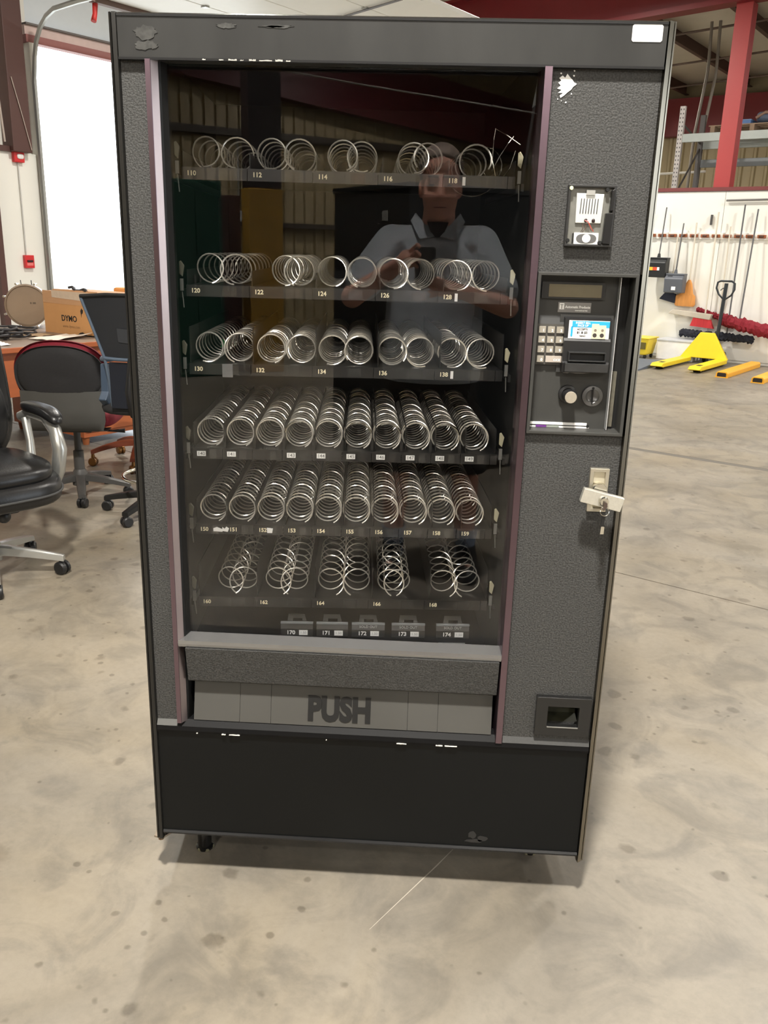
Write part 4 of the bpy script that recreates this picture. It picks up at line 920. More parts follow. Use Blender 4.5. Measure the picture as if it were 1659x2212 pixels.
# --- black leather executive chair at the left edge
def exec_chair():
    t = thing('executive_chair', 'black leather executive chair with silver arms and base cut by the picture edge', 'chair', (-1.81, 1.82, 0), math.radians(-130))
    star_base(t, silver, black_plastic, 0.31, 0.085, 0.14, rot=math.radians(141), wheel=0.031)
    ob('gas_column', B().lathe([(0.030, 0.15), (0.030, 0.28), (0.020, 0.285), (0.020, 0.36), (0.0, 0.36)], 16), black_plastic, t, smooth=40)
    ob('seat_mechanism', box(-0.10, 0.10, -0.12, 0.12, 0.30, 0.35), black_plastic, t, bev=0.012)
    ob('mechanism_knob', B().sup((-0.01, 0.15, 0.31), (0.03, 0.03, 0.03), 1, 1, 14, 8), black_plastic, t, smooth=60)
    s1 = ob('seat', B().sup((0, 0.02, 0.425), (0.27, 0.275, 0.075), 0.55, 0.5, 36, 14).map(lambda v: Vector((v.x, v.y, v.z - 0.35 * max(0, v.y - 0.12) ** 1.6))), leather, t, smooth=60)
    ob('seat_pillow', B().sup((0, 0.03, 0.500), (0.235, 0.245, 0.050), 0.6, 0.5, 32, 12).map(lambda v: Vector((v.x, v.y, v.z - 0.35 * max(0, v.y - 0.12) ** 1.6))), leather, t, smooth=60)
    pip = [(0.272 * math.copysign(abs(math.cos(a)) ** 0.5, math.cos(a)), 0.02 + 0.277 * math.copysign(abs(math.sin(a)) ** 0.5, math.sin(a)), 0.425) for a in [2 * PI * k / 40 for k in range(40)]]
    pip = [(x, y, z - 0.35 * max(0, y - 0.12) ** 1.6) for (x, y, z) in pip]
    ob('seat_piping', B().tube(pip, 0.005, 6, closed=True), M('piping_grey', S(70, 70, 70), 0.5), t, smooth=60)
    bk = lambda v: Vector((v.x, v.y - 0.20 * (v.z - 0.5), v.z))
    ob('backrest', B().sup((0, -0.215, 0.84), (0.265, 0.065, 0.37), 0.6, 0.6, 32, 18).map(bk), leather, t, smooth=60)
    ob('back_pillow', B().sup((0, -0.155, 0.70), (0.215, 0.055, 0.19), 0.7, 0.6, 28, 14).map(bk), leather, t, smooth=60)
    ob('head_pillow', B().sup((0, -0.150, 1.04), (0.215, 0.055, 0.14), 0.7, 0.6, 28, 14).map(bk), leather, t, smooth=60)
    for s_ in (-1, 1):
        x = s_ * 0.295
        pts = [(x * 0.93, -0.20, 0.66), (x, -0.12, 0.690), (x, 0.02, 0.685), (x, 0.10, 0.640), (x, 0.13, 0.56), (x * 0.98, 0.11, 0.46), (x * 0.92, 0.07, 0.36)]
        b = B().tube(pts, [0.022, 0.026, 0.027, 0.032, 0.036, 0.034, 0.022], 12)
        b.map(lambda v, x=x: Vector((x + (v.x - x) * 0.85, v.y, v.z)))
        a_ = ob('arm_loop', b, silver, t, smooth=60)
        ob('arm_strut', B().tube([(x * 0.95, -0.15, 0.66), (x * 0.93, -0.11, 0.56), (x * 0.90, -0.09, 0.44)], [0.020, 0.018, 0.022], 10), silver, t, smooth=60)
        ob('arm_pad', B().sup((x, -0.02, 0.715), (0.040, 0.165, 0.026), 0.6, 0.6, 24, 10).map(lambda v: Vector((v.x, v.y, v.z - 1.6 * max(0, v.y) ** 2))), leather, a_, smooth=60)
exec_chair()

# --- wooden swivel chair: only its base shows between the others
def wood_chair():
    t = thing('wooden_swivel_chair', 'swivel chair on a reddish wooden star base with brass casters, beside the machine', 'chair', (-1.84, 3.98, 0), 0)
    wd = M('cherry_wood', S(116, 58, 38), 0.35, var=0.25, scale=20, stretch=(1, 1, 6))
    star_base(t, wd, M('brass_dark', S(120, 84, 46), 0.35, 0.8), 0.33, 0.10, 0.16, rot=math.radians(207), wood=True)
    ob('gas_column', B().lathe([(0.028, 0.16), (0.028, 0.30), (0.018, 0.305), (0.018, 0.42), (0.0, 0.42)], 14), black_plastic, t, smooth=40)
    ob('seat', B().sup((0, 0.0, 0.47), (0.25, 0.25, 0.06), 0.5, 0.5, 28, 10), M('brown_leather', S(70, 46, 36), 0.4, var=0.15), t, smooth=60)
    ob('backrest', B().sup((0.26, 0.0, 0.68), (0.05, 0.22, 0.17), 0.6, 0.6, 24, 12), M('brown_leather', (0, 0, 0)), t, smooth=60)
wood_chair()

# --- the desk
def desk():
    wood = M('desk_wood', S(168, 92, 52), 0.42, var=0.16, scale=6, stretch=(1, 0.25, 5)); top = M('desk_top', S(150, 132, 118), 0.4, var=0.12, scale=8)
    t = thing('wooden_desk', 'reddish wooden desk heaped with boxes and cables in front of the bay door', 'desk', uv(-4.98, 2.0, 0), -BA)
    # local x = u (front edge at +0.58), local y = v
    ob('desk_top', box(-0.82, 0.58, -0.95, 0.98, 0.735, 0.76), top, t, bev=0.004)
    ob('top_edge', box(0.58, 0.595, -0.95, 0.98, 0.725, 0.76), wood, t, bev=0.004)
    ob('modesty_panel', box(0.50, 0.52, -0.90, 0.0, 0.42, 0.735), wood, t)
    for (a, b_) in ((0.30, 0.90), (-0.90, -0.40)):
        p_ = ob('pedestal', box(-0.40, 0.53, a, b_, 0.06, 0.735), wood, t)
        for z_ in (0.10, 0.32, 0.54):
            d_ = ob('drawer_front', box(0.53, 0.545, a + 0.015, b_ - 0.015, z_, z_ + 0.185), wood, p_, bev=0.003)
            ob('drawer_pull', B().tube([(0.545, (a + b_) / 2 - 0.05, z_ + 0.10), (0.565, (a + b_) / 2 - 0.04, z_ + 0.10), (0.565, (a + b_) / 2 + 0.04, z_ + 0.10), (0.545, (a + b_) / 2 + 0.05, z_ + 0.10)], 0.005, 6), M('pull_brass', S(150, 120, 70), 0.35, 0.8), p_)
    for (x, y) in ((-0.36, 0.34), (0.49, 0.34), (-0.36, 0.86), (0.49, 0.86), (-0.36, -0.86), (0.49, -0.86), (-0.36, -0.44), (0.49, -0.44)):
        ob('foot', B().lathe([(0, 0), (0.022, 0), (0.030, 0.06), (0, 0.06)], 12, Matrix.Translation((x, y, 0))), M('foot_copper', S(150, 88, 52), 0.4), t, smooth=40)
    return t
desk()

def carton():
    """cardboard carton standing on the desk, its printed side towards us"""
    cb = M('cardboard', S(196, 152, 112), 0.75, var=0.07, scale=14, stretch=(1, 1, 4))
    P0 = Vector((-2.915, 5.05, 0.76)); P1 = Vector((-2.36, 4.70, 0.76))
    d = (P1 - P0); L = d.length; ang = math.atan2(d.y, d.x)
    t = thing('cardboard_box', 'large printed cardboard box with taped torn flaps on the desk', 'box', P0, ang)
    ob('box_body', box(0, L, 0.004, 0.42, 0, 0.315), cb, t)
    ob('front_face', box(0.0, L, 0.0, 0.004, 0, 0.225), M('cardboard_warm', S(202, 150, 96), 0.75, var=0.08, scale=10), t)
    ob('front_flap', B().prism([(0.0, 0.226), (L, 0.222), (L, 0.312), (0.0, 0.318)], -0.002, 0.004, 'y'), cb, t)
    ob('clear_tape', B().prism([(0.12, 0.27), (L * 0.93, 0.255), (L * 0.93, 0.320), (0.12, 0.322)], -0.004, -0.002, 'y'), M('clear_tape', S(206, 184, 160), 0.2, var=0.12, scale=40, coat=0.5), t)
    letters('carton_print', 'DYMO', 0.062, (0.315, -0.0005, 0.118), ink, t, ext=0.0006, bold=0.02, squeeze=1.05)
    letters('carton_address', 'www.dymo.com', 0.032, (0.335, -0.0005, 0.060), M('print_brown', S(150, 112, 74), 0.7), t, ext=0.0004, bold=0.0)
    ob('top_flap', B().hexa([(0.08, 0.02, 0.315), (L, 0.02, 0.315), (L, 0.20, 0.318), (0.08, 0.20, 0.318)], [(0.10, 0.03, 0.332), (L - 0.02, 0.03, 0.330), (L, 0.20, 0.322), (0.08, 0.20, 0.322)]), cb, t)
    ob('torn_hole', B().prism([(0.46, 0.185), (0.475, 0.205), (0.49, 0.19), (0.495, 0.20), (0.488, 0.17), (0.472, 0.16), (0.468, 0.135), (0.464, 0.165)], -0.0015, -0.0005, 'y'), M('hole_dark', S(40, 30, 24), 0.8), t)
    ob('torn_foot', B().prism([(0.40, 0.0), (L, 0.0), (L, 0.012), (0.52, 0.010), (0.47, 0.028), (0.44, 0.022)], -0.0015, -0.0003, 'y'), M('hole_dark', (0, 0, 0)), t)
    # second, orange-topped carton tucked behind it
    t2 = thing('orange_carton', 'orange lidded carton tucked behind the large printed cardboard box', 'box', P0 + Vector((math.cos(ang) * 0.30 - math.sin(ang) * 0.44, math.sin(ang) * 0.30 + math.cos(ang) * 0.44, 0)), ang)
    ob('carton_body', box(0, 0.42, 0, 0.18, 0, 0.31), cb, t2)
    ob('carton_lid', box(-0.006, 0.426, -0.006, 0.186, 0.27, 0.345), M('lid_orange', S(236, 164, 92), 0.6, var=0.06), t2, bev=0.02)
    # black cable draped on the box top
    random.seed(4)
    pts = [Vector((0.245 + 0.26 * i / 13, 0.06 + 0.03 * math.sin(i * 0.9), 0.345 - 0.0015 * i + 0.008 * math.sin(i * 1.7))) for i in range(14)]
    c_ = ob('black_cable', B().tube(pts, 0.010, 7), M('cable_black', S(40, 38, 40), 0.5), smooth=50)
    c_.location = P0; c_.rotation_euler = (0, 0, ang)
    tag(c_, 'short black cable lying on top of the printed cardboard box', 'cable')
carton()

def drum():
    hc = Vector((-3.15, 5.27, 0.772)); R_ = 0.168
    t = thing('hooped_drum', 'tan-headed drum with metal hoop standing on the desk beside the printed box', 'drum', hc, math.radians(18))
    mm = Matrix.Translation((0, 0, R_)) @ Matrix.Rotation(PI / 2, 4, 'X')
    ob('shell', B().lathe([(R_ - 0.012, -0.20), (R_ - 0.012, -0.004), (R_ - 0.02, -0.004), (R_ - 0.02, -0.20)], 48, mm), M('drum_shell', S(120, 104, 88), 0.4, var=0.1), t, smooth=50)
    ob('drum_head', B().lathe([(0, 0.0), (R_ - 0.012, 0.0), (R_ - 0.012, -0.004), (0, -0.004)], 48, mm), M('drum_head', S(150, 130, 108), 0.38, var=0.22, scale=5), t)
    ob('hoop', B().lathe([(R_, -0.03), (R_, 0.014), (R_ - 0.012, 0.016), (R_ - 0.015, 0.0), (R_ - 0.012, -0.03)], 48, mm), M('hoop_brown', S(136, 118, 98), 0.4, 0.2), t, smooth=50)
    for k in range(8):
        a = 2 * PI * (k + 0.5) / 8
        x, z = (R_ + 0.012) * math.cos(a), R_ + (R_ + 0.012) * math.sin(a)
        l_ = ob('claw_hook', B().obox((x, -0.005, z), (0.018, 0.035, 0.016), (0, -a, 0)), chrome, t, bev=0.004)
        ob('tension_rod', B().tube([(x, 0.0, z), (x, 0.16, z)], 0.003, 6), chrome, l_)
    for (x_, w_) in ((0.025, 0.012), (0.045, 0.024)):
        ob('faded_print', box(x_, x_ + w_, -0.0012, -0.0002, R_ + 0.012, R_ + 0.026), M('print_dark', S(104, 90, 74), 0.6, var=0.3, scale=200), t)
    for dx in (-0.035, 0.045):
        ob('spur_rod', B().tube([(dx, 0.05, 2 * R_ - 0.01), (dx - 0.003, 0.05, 2 * R_ + 0.028)], 0.004, 6), M('rod_dark', S(90, 86, 80), 0.4, 0.6), t)
drum()

def desk_clutter():
    random.seed(9)
    cab_k = M('cable_black', (0, 0, 0))
    # heap of black cables: each cord its own thing
    labels = ['thick black cord looped on the near end of the desk', 'black cord trailing in front of the drum on the desk', 'thin black cord coiled beside the papers on the desk']
    for i in range(3):
        base = uv(-4.98 + 0.14, 1.96 + 0.11 * i, 0.772)
        pts = []
        for k in range(34):
            a = k * 0.55 + i * 2.0
            rr = 0.10 + 0.025 * math.sin(k * 0.7 + i)
            pts.append((base.x - 0.10 + rr * math.cos(a) * 1.25, base.y + rr * math.sin(a) * 0.7, base.z + 0.0022 * k + 0.004 * math.sin(k * 1.9)))
        o = ob('power_cord', B().tube(pts, 0.011 - 0.002 * i, 7), cab_k, smooth=60)
        tag(o, labels[i], 'cord')
    def sheet(name, lab, c, w_, h_, rz, mat, lift=0.0, corner=0.0):
        nx, ny = 6, 4; vs = []; fs = []
        for side in (0, 1):
            for j in range(ny + 1):
                for i in range(nx + 1):
                    x = -w_ / 2 + w_ * i / nx; y = -h_ / 2 + h_ * j / ny
                    vs.append((x, y, lift + 0.004 * math.sin(3 * i + 2 * j) + corner * max(0, i / nx - 0.6) * (j / ny) + (0.0015 if side else 0) + 0.005))
        W_ = nx + 1; O_ = W_ * (ny + 1)
        for j in range(ny):
            for i in range(nx):
                a = j * W_ + i; fs += [(a, a + W_, a + W_ + 1, a + 1), (a + O_, a + 1 + O_, a + W_ + 1 + O_, a + W_ + O_)]
        for j in range(ny):
            for i in (0, nx):
                a = j * W_ + i; fs.append((a, a + W_, a + W_ + O_, a + O_))
        for i in range(nx):
            for j in (0, ny):
                a = j * W_ + i; fs.append((a, a + 1, a + 1 + O_, a + O_))
        o = ob(name, B().add(vs, fs), mat); o.location = c; o.rotation_euler = (0, 0, rz)
        tag(o, lab, 'paper')
    pm = M('kraft_white', S(232, 220, 206), 0.7, var=0.06)
    sheet('wrapping_paper', 'crumpled white wrapping paper spread below the printed box', uv(-4.70, 2.34, 0.762), 0.24, 0.40, -BA + 0.3, pm, 0.004, 0.05)
    sheet('loose_sheet', 'loose white sheet of paper at the near end of the desk', uv(-4.62, 1.72, 0.762), 0.20, 0.26, -BA - 0.2, paper_white)
    sheet('flattened_card', 'flattened brown card in front of the drum on the desk', uv(-5.02, 2.30, 0.762), 0.26, 0.22, -BA + 0.5, M('card_brown', S(150, 124, 92), 0.7))
desk_clutter()

# ---- fire alarm devices and conduit on the left wall
alarm_red = M('alarm_red', S(206, 40, 44), 0.4, var=0.05)
def alarm():
    t = thing('fire_strobe', 'red fire alarm strobe high on the white wall', 'fire alarm', uv(-8.9, 4.66, 2.38), -BA)
    ob('housing', box(0, 0.06, -0.065, 0.065, -0.07, 0.07), alarm_red, t, bev=0.008)
    ob('strobe_lens', B().sup((0.062, 0.01, -0.005), (0.012, 0.042, 0.028), 0.6, 0.6, 16, 8), M('strobe_lens', S(236, 232, 230), 0.2), t, smooth=60)
    t = thing('pull_station', 'red fire alarm pull station low on the white wall', 'fire alarm', uv(-8.9, 4.68, 1.20), -BA)
    ob('housing', box(0, 0.05, -0.06, 0.06, -0.075, 0.075), alarm_red, t, bev=0.006)
    ob('pull_bar', box(0.05, 0.066, -0.035, 0.035, -0.004, 0.018), M('pull_black', S(40, 20, 20), 0.5), t, bev=0.003)
    ob('pull_plate', box(0.05, 0.053, -0.04, 0.04, -0.045, -0.012), M('pull_plate', S(230, 120, 116), 0.4), t)
    o = ob('alarm_conduit', B().tube([(-8.885, 4.66, 1.275), (-8.885, 4.66, 2.31)], 0.008, 8), M('conduit_white', S(200, 198, 194), 0.5), smooth=60, uvframe=True)
    tag(o, 'thin conduit running between the two red fire alarm devices', 'conduit')
    o = ob('sloping_conduit', B().tube([(-8.77, 4.60, 3.2), (-8.77, 4.70, 2.80), (-8.77, 4.78, 2.45)], 0.006, 6), M('conduit_pale', S(190, 176, 166), 0.5), smooth=60, uvframe=True)
    tag(o, 'thin cable slanting across the dark brown steel column', 'cable')
    o = ob('strobe_conduit', B().tube([(-8.88, 4.42, 3.9), (-8.88, 4.48, 3.2), (-8.88, 4.52, 2.52)], 0.012, 8), M('conduit_pale', (0, 0, 0)), smooth=60, uvframe=True)
    tag(o, 'conduit coming down the upper wall to the fire strobe', 'conduit')
alarm()

# ================================================================== along the white back wall
def yellow_jack():
    ym = M('jack_yellow', S(238, 208, 40), 0.42, var=0.08, scale=8); bk = M('jack_black', S(34, 40, 44), 0.4)
    t = thing('pallet_jack', 'yellow pallet jack with black loop handle parked by the white wall', 'pallet jack', uv(-2.77, 11.42, 0), -BA)
    # local x = u, local y = v ; forks point to -y (towards us)
    for x_ in (-0.255, 0.255):
        f = ob('fork', B().prism([(-1.22, 0.055), (-1.16, 0.085), (0.0, 0.085), (0.0, 0.03), (-1.16, 0.03), (-1.22, 0.045)], x_ - 0.08, x_ + 0.08, 'x'), ym, t, bev=0.006)
        ob('fork_slot', box(x_ - 0.03, x_ + 0.03, -1.05, -0.93, 0.0855, 0.087), M('slot_worn', S(60, 52, 30), 0.6), f)
        ob('fork_roller', B().lathe([(0, -0.05), (0.037, -0.05), (0.037, 0.05), (0, 0.05)], 16, Matrix.Translation((x_, -1.05, 0.037)) @ Matrix.Rotation(PI / 2, 4, 'Y')), black_plastic, f)
    ob('apron', B().hexa([(-0.335, -0.02, 0.08), (0.335, -0.02, 0.08), (0.335, 0.05, 0.08), (-0.335, 0.05, 0.08)], [(-0.10, 0.03, 0.44), (0.10, 0.03, 0.44), (0.10, 0.07, 0.44), (-0.10, 0.07, 0.44)]), ym, t, bev=0.008)
    ob('pump_body', B().lathe([(0, 0.06), (0.06, 0.06), (0.06, 0.30), (0.035, 0.32), (0.035, 0.46), (0, 0.46)], 16, Matrix.Translation((0.1, 0.16, 0))), bk, t, smooth=40)
    for x_ in (-0.02, 0.22):
        ob('steer_wheel', B().lathe([(0, -0.025), (0.085, -0.025), (0.09, -0.02), (0.09, 0.02), (0.085, 0.025), (0, 0.025)], 20, Matrix.Translation((x_, 0.16, 0.09)) @ Matrix.Rotation(PI / 2, 4, 'Y')), black_plastic, t, smooth=40)
    ob('handle_shaft', B().tube([(0.115, 0.13, 0.40), (0.15, 0.10, 1.13)], 0.026, 10), bk, t, smooth=40)
    c = Vector((0.15, 0.10, 1.02))
    pts = [(0.145, 0.10, 0.90), (0.06, 0.10, 0.98), (0.02, 0.10, 1.06), (0.03, 0.10, 1.14), (0.07, 0.10, 1.16), (0.22, 0.10, 1.16), (0.265, 0.10, 1.13), (0.27, 0.10, 1.05), (0.235, 0.10, 0.97)]
    ob('handle_loop', B().tube(pts, 0.014, 8, closed=True), bk, t, smooth=60)
    ob('release_lever', B().tube([(0.15, 0.09, 1.08), (0.10, 0.085, 1.05), (0.085, 0.08, 1.03)], 0.007, 6), bk, t, smooth=60)
yellow_jack()
fe = M('extension_orange', S(236, 172, 44), 0.45, var=0.08, scale=8)
for i, (u_, v_, ln, lab) in enumerate(((-2.115, 10.06, 1.6, 'orange-yellow hollow fork extension lying beside the pallet jack'), (-1.63, 9.88, 1.6, 'orange-yellow hollow fork extension nearer the picture edge'))):
    t = thing('fork_extension', lab, 'fork extension', uv(u_, v_, 0), -BA, 'fork extensions on the floor')
    w_ = 0.075
    ob('channel', B().prism([(-w_, 0.0), (w_, 0.0), (w_, 0.055), (w_ - 0.02, 0.075), (-w_ + 0.02, 0.075), (-w_, 0.055)], 0.012, ln, 'y'), fe, t, bev=0.004)
    ob('mouth', B().prism([(-w_ + 0.02, 0.012), (w_ - 0.02, 0.012), (w_ - 0.02, 0.050), (w_ - 0.03, 0.062), (-w_ + 0.03, 0.062), (-w_ + 0.02, 0.050)], 0.004, 0.0125, 'y'), M('mouth_dark', S(34, 24, 16), 0.7), t)
    ob('end_lip', B().prism([(-w_ - 0.004, 0.0), (w_ + 0.004, 0.0), (w_ + 0.004, 0.012), (-w_ - 0.004, 0.012)], 0.0, 0.03, 'y'), fe, t)

def bucket():
    t = thing('mop_bucket', 'yellow mop bucket on casters at the foot of the white wall', 'bucket', uv(-3.72, 11.50, 0), -BA)
    ym = M('bucket_yellow', S(240, 214, 62), 0.4, var=0.06)
    ob('bucket_body', B().hexa([(-0.12, -0.16, 0.05), (0.12, -0.16, 0.05), (0.12, 0.16, 0.05), (-0.12, 0.16, 0.05)], [(-0.16, -0.20, 0.30), (0.16, -0.20, 0.30), (0.16, 0.20, 0.30), (-0.16, 0.20, 0.30)]), ym, t, bev=0.02)
    ob('bucket_rim', box(-0.17, 0.17, -0.21, 0.21, 0.29, 0.31), ym, t, bev=0.008)
    ob('caution_print', box(0.02, 0.12, -0.196, -0.188, 0.14, 0.24), M('print_olive', S(96, 86, 30), 0.6), t)
    for (x, y) in ((-0.1, -0.13), (0.1, -0.13), (-0.1, 0.13), (0.1, 0.13)):
        ob('caster_wheel', B().lathe([(0, -0.015), (0.03, -0.015), (0.03, 0.015), (0, 0.015)], 14, Matrix.Translation((x, y, 0.03)) @ Matrix.Rotation(PI / 2, 4, 'Y')), black_plastic, t)
bucket()
o = ob('white_chest', B().box(-3.50, -2.95, 11.50, 11.86, 0.0, 0.27), M('chest_white', S(240, 240, 240), 0.4), uvframe=True, bev=0.01)
tag(o, 'low white chest against the wall behind the pallet jack', 'chest')
ob('chest_lid', box(-3.51, -2.94, 11.49, 11.865, 0.27, 0.30), M('chest_lid', S(206, 208, 212), 0.4), o, bev=0.006)
o = ob('floor_ramp', B().prism([(9.90, 0.0), (10.75, 0.0), (10.75, 0.07), (9.90, 0.015)], -3.85, -3.15, 'x'), M('ramp_grey', S(96, 104, 116), 0.5), uvframe=True)
tag(o, 'low dark grey ramp plate on the floor beside the pallet jack', 'ramp')

# tool rail and hanging tools
def rail():
    t = thing('tool_rail', 'tool holder rail with brown wooden grips on the white wall', 'tool rack', uv(-4.6, 11.86, 1.77), -BA)
    ob('rail_strip', box(0, 3.0, -0.002, 0.02, -0.045, 0.045), M('rail_white', S(238, 236, 230), 0.45), t)
    wd = M('grip_brown', S(150, 86, 52), 0.5, var=0.3, scale=30)
    for i in range(19):
        x_ = 0.02 + i * 0.157
        g = ob('grip_block', box(x_, x_ + 0.115, -0.03, -0.002, -0.022, 0.022), wd, t, bev=0.004)
        ob('grip_roller', B().tube([(x_ + 0.03, -0.034, 0), (x_ + 0.085, -0.034, 0)], 0.014, 8), M('roller_dark', S(84, 56, 44), 0.6), g)
rail()
def handle(u_, z0, z1, mat, r=0.011, v_=11.80, parent=None):
    return ob('handle', B().tube([(u_, v_, z0), (u_, v_, z1)], r, 8), mat, parent, smooth=60)
hgrey = M('handle_grey', S(92, 92, 94), 0.4); hpale = M('handle_pale', S(214, 206, 190), 0.5)
def uvthing(name, label, cat, group=None):
    o = thing(name, label, cat, (0, 0, 0), -BA, group); return o
# lobby dustpans
for (lab, u_, z0, z1, hz, cm, sticker) in (('black lobby dustpan with a yellow and red sticker hanging on the wall', -3.68, 1.17, 1.44, 2.16, M('pan_black', S(34, 36, 38), 0.45), True), ('grey lobby dustpan hanging lower beside the orange broom', -3.40, 0.96, 1.22, 1.94, M('pan_grey', S(92, 96, 104), 0.45), False)):
    t = uvthing('lobby_dustpan', lab, 'dustpan', 'dustpans hanging on the tool rail')
    ob('pan', B().prism([(11.76, z0), (11.76, z1), (11.64, z1), (11.58, z1 - 0.06), (11.60, z0)], u_ - 0.138, u_ + 0.138, 'x'), cm, t, bev=0.012)
    ob('pan_hood', box(u_ - 0.139, u_ + 0.139, 11.62, 11.765, z1 - 0.01, z1 + 0.015), cm, t, bev=0.006)
    ob('handle_socket', B().lathe([(0.03, 0), (0.018, 0.07), (0, 0.07)], 10, Matrix.Translation((u_ - 0.02, 11.71, z1))), cm, t, smooth=40)
    ob('handle', B().tube([(u_ - 0.02, 11.71, z1 + 0.05), (u_ - 0.02, 11.80, hz)], 0.010, 8), hgrey, t, smooth=60)
    if sticker:
        for (a, b_, mt) in ((-0.10, -0.05, M('st_yellow', S(240, 200, 60), 0.5)), (-0.05, 0.015, M('st_red', S(214, 80, 50), 0.5)), (0.015, 0.05, paper_white)):
            ob('sticker', box(u_ + a, u_ + b_, 11.586, 11.594, z0 + 0.10, z0 + 0.15), mt, t)
    else:
        ob('cutout', box(u_ - 0.10, u_ - 0.03, 11.610, 11.620, z1 - 0.08, z1 - 0.02), M('slot_dark', (0, 0, 0)), t)
        ob('sticker', box(u_ - 0.02, u_ + 0.04, 11.583, 11.592, z0 + 0.04, z0 + 0.09), paper_white, t)
# corn broom
t = uvthing('corn_broom', 'orange straw broom hanging behind the grey dustpan', 'broom')
ob('broom_head', B().loft([(-3.27, 11.82, 0.77, 0.135, 0.045), (-3.27, 11.82, 0.80, 0.155, 0.05), (-3.27, 11.82, 0.92, 0.145, 0.045), (-3.26, 11.82, 0.95, 0.10, 0.035), (-3.24, 11.82, 1.10, 0.045, 0.03), (-3.24, 11.82, 1.15, 0.018, 0.018)], 24), M('straw_orange', S(226, 156, 84), 0.75, var=0.25, scale=70, stretch=(1, 1, 0.06)), t, smooth=50)
handle(-3.24, 1.14, 1.95, hpale, 0.012, 11.82, t)
# angle broom
t = uvthing('angle_broom', 'small dark blue angle broom hanging beneath the dustpans', 'broom')
ob('bristles', B().prism([(-3.66, 0.86), (-3.40, 0.80), (-3.42, 0.94), (-3.56, 0.98)], 11.80, 11.85, 'y'), M('bristle_navy', S(40, 44, 60), 0.8, var=0.3, scale=80, stretch=(1, 1, 0.1)), t, bev=0.008)
handle(-3.50, 0.97, 1.75, hpale, 0.011, 11.84, t)
# push broom
t = uvthing('push_broom', 'push broom with pale wooden block and red bristles on the wall', 'broom')
ob('block', B().prism([(-3.46, 0.66), (-2.84, 0.60), (-2.82, 0.68), (-3.40, 0.725)], 11.70, 11.78, 'y'), M('block_pale', S(196, 188, 174), 0.55, var=0.1), t, bev=0.008)
ob('bristles', B().prism([(-3.12, 0.50), (-2.78, 0.48), (-2.84, 0.61), (-3.08, 0.635)], 11.71, 11.77, 'y'), M('bristle_red', S(196, 52, 58), 0.8, var=0.25, scale=60, stretch=(1, 1, 0.06)), t)
handle(-2.93, 0.68, 2.09, hpale, 0.012, 11.76, t)
# dust mops
def dust_mop(label, pts, r, mat, hu, hz0, hz1, hm, hv0, hv1):
    t = uvthing('dust_mop', label, 'mop', 'dust mops hanging on the tool rail')
    random.seed(len(label))
    b = B(); n = 40; P_ = [Vector(pts[0]).lerp(Vector(pts[1]), i / n) for i in range(n + 1)]
    b.tube(P_, [r * (0.55 if i in (0, n) else 1 + 0.10 * random.uniform(-1, 1)) for i in range(n + 1)], 12)
    b.map(lambda v: Vector((v.x + random.uniform(-.012, .012), v.y * 1.0 + random.uniform(-.012, .012), v.z + random.uniform(-.022, .012))))
    ob('yarn_pad', b, mat, t)
    ob('handle', B().tube([(hu, hv0, hz0), (hu, hv1, hz1)], 0.011, 8), hm, t, smooth=60)
wine = M('yarn_wine', S(128, 26, 40), 0.9, var=0.35, scale=60); navy = M('yarn_black', S(36, 38, 48), 0.9, var=0.35, scale=60)
dust_mop('black dust mop hanging lowest behind the pallet jack', ((-3.26, 11.74, 0.40), (-2.20, 11.74, 0.37)), 0.052, navy, -2.59, 0.42, 2.19, hgrey, 11.765, 11.79)
dust_mop('short wine-red dust mop behind the push broom', ((-3.08, 11.826, 0.74), (-2.45, 11.826, 0.58)), 0.034, wine, -2.75, 0.68, 1.9, hpale, 11.835, 11.80)
dust_mop('long wine-red dust mop slanting out of the picture', ((-2.70, 11.655, 0.64), (-1.70, 11.655, 0.44)), 0.088, wine, -2.41, 0.62, 2.13, hgrey, 11.655, 11.80)
o = ob('hanging_bar', B().box(-3.06, -3.035, 11.84, 11.87, 1.92, 2.06), M('bar_dark', S(70, 68, 66), 0.5), uvframe=True); tag(o, 'short dark bar fixed high on the white wall', 'bar')
o = ob('wall_rod', B().tube([(-2.87, 11.84, 2.25), (-1.6, 11.84, 2.265)], 0.014, 8), M('rod_grey', S(120, 118, 116), 0.4, 0.4), smooth=60, uvframe=True); tag(o, 'thin grey rod fixed along the top of the white wall', 'rod')

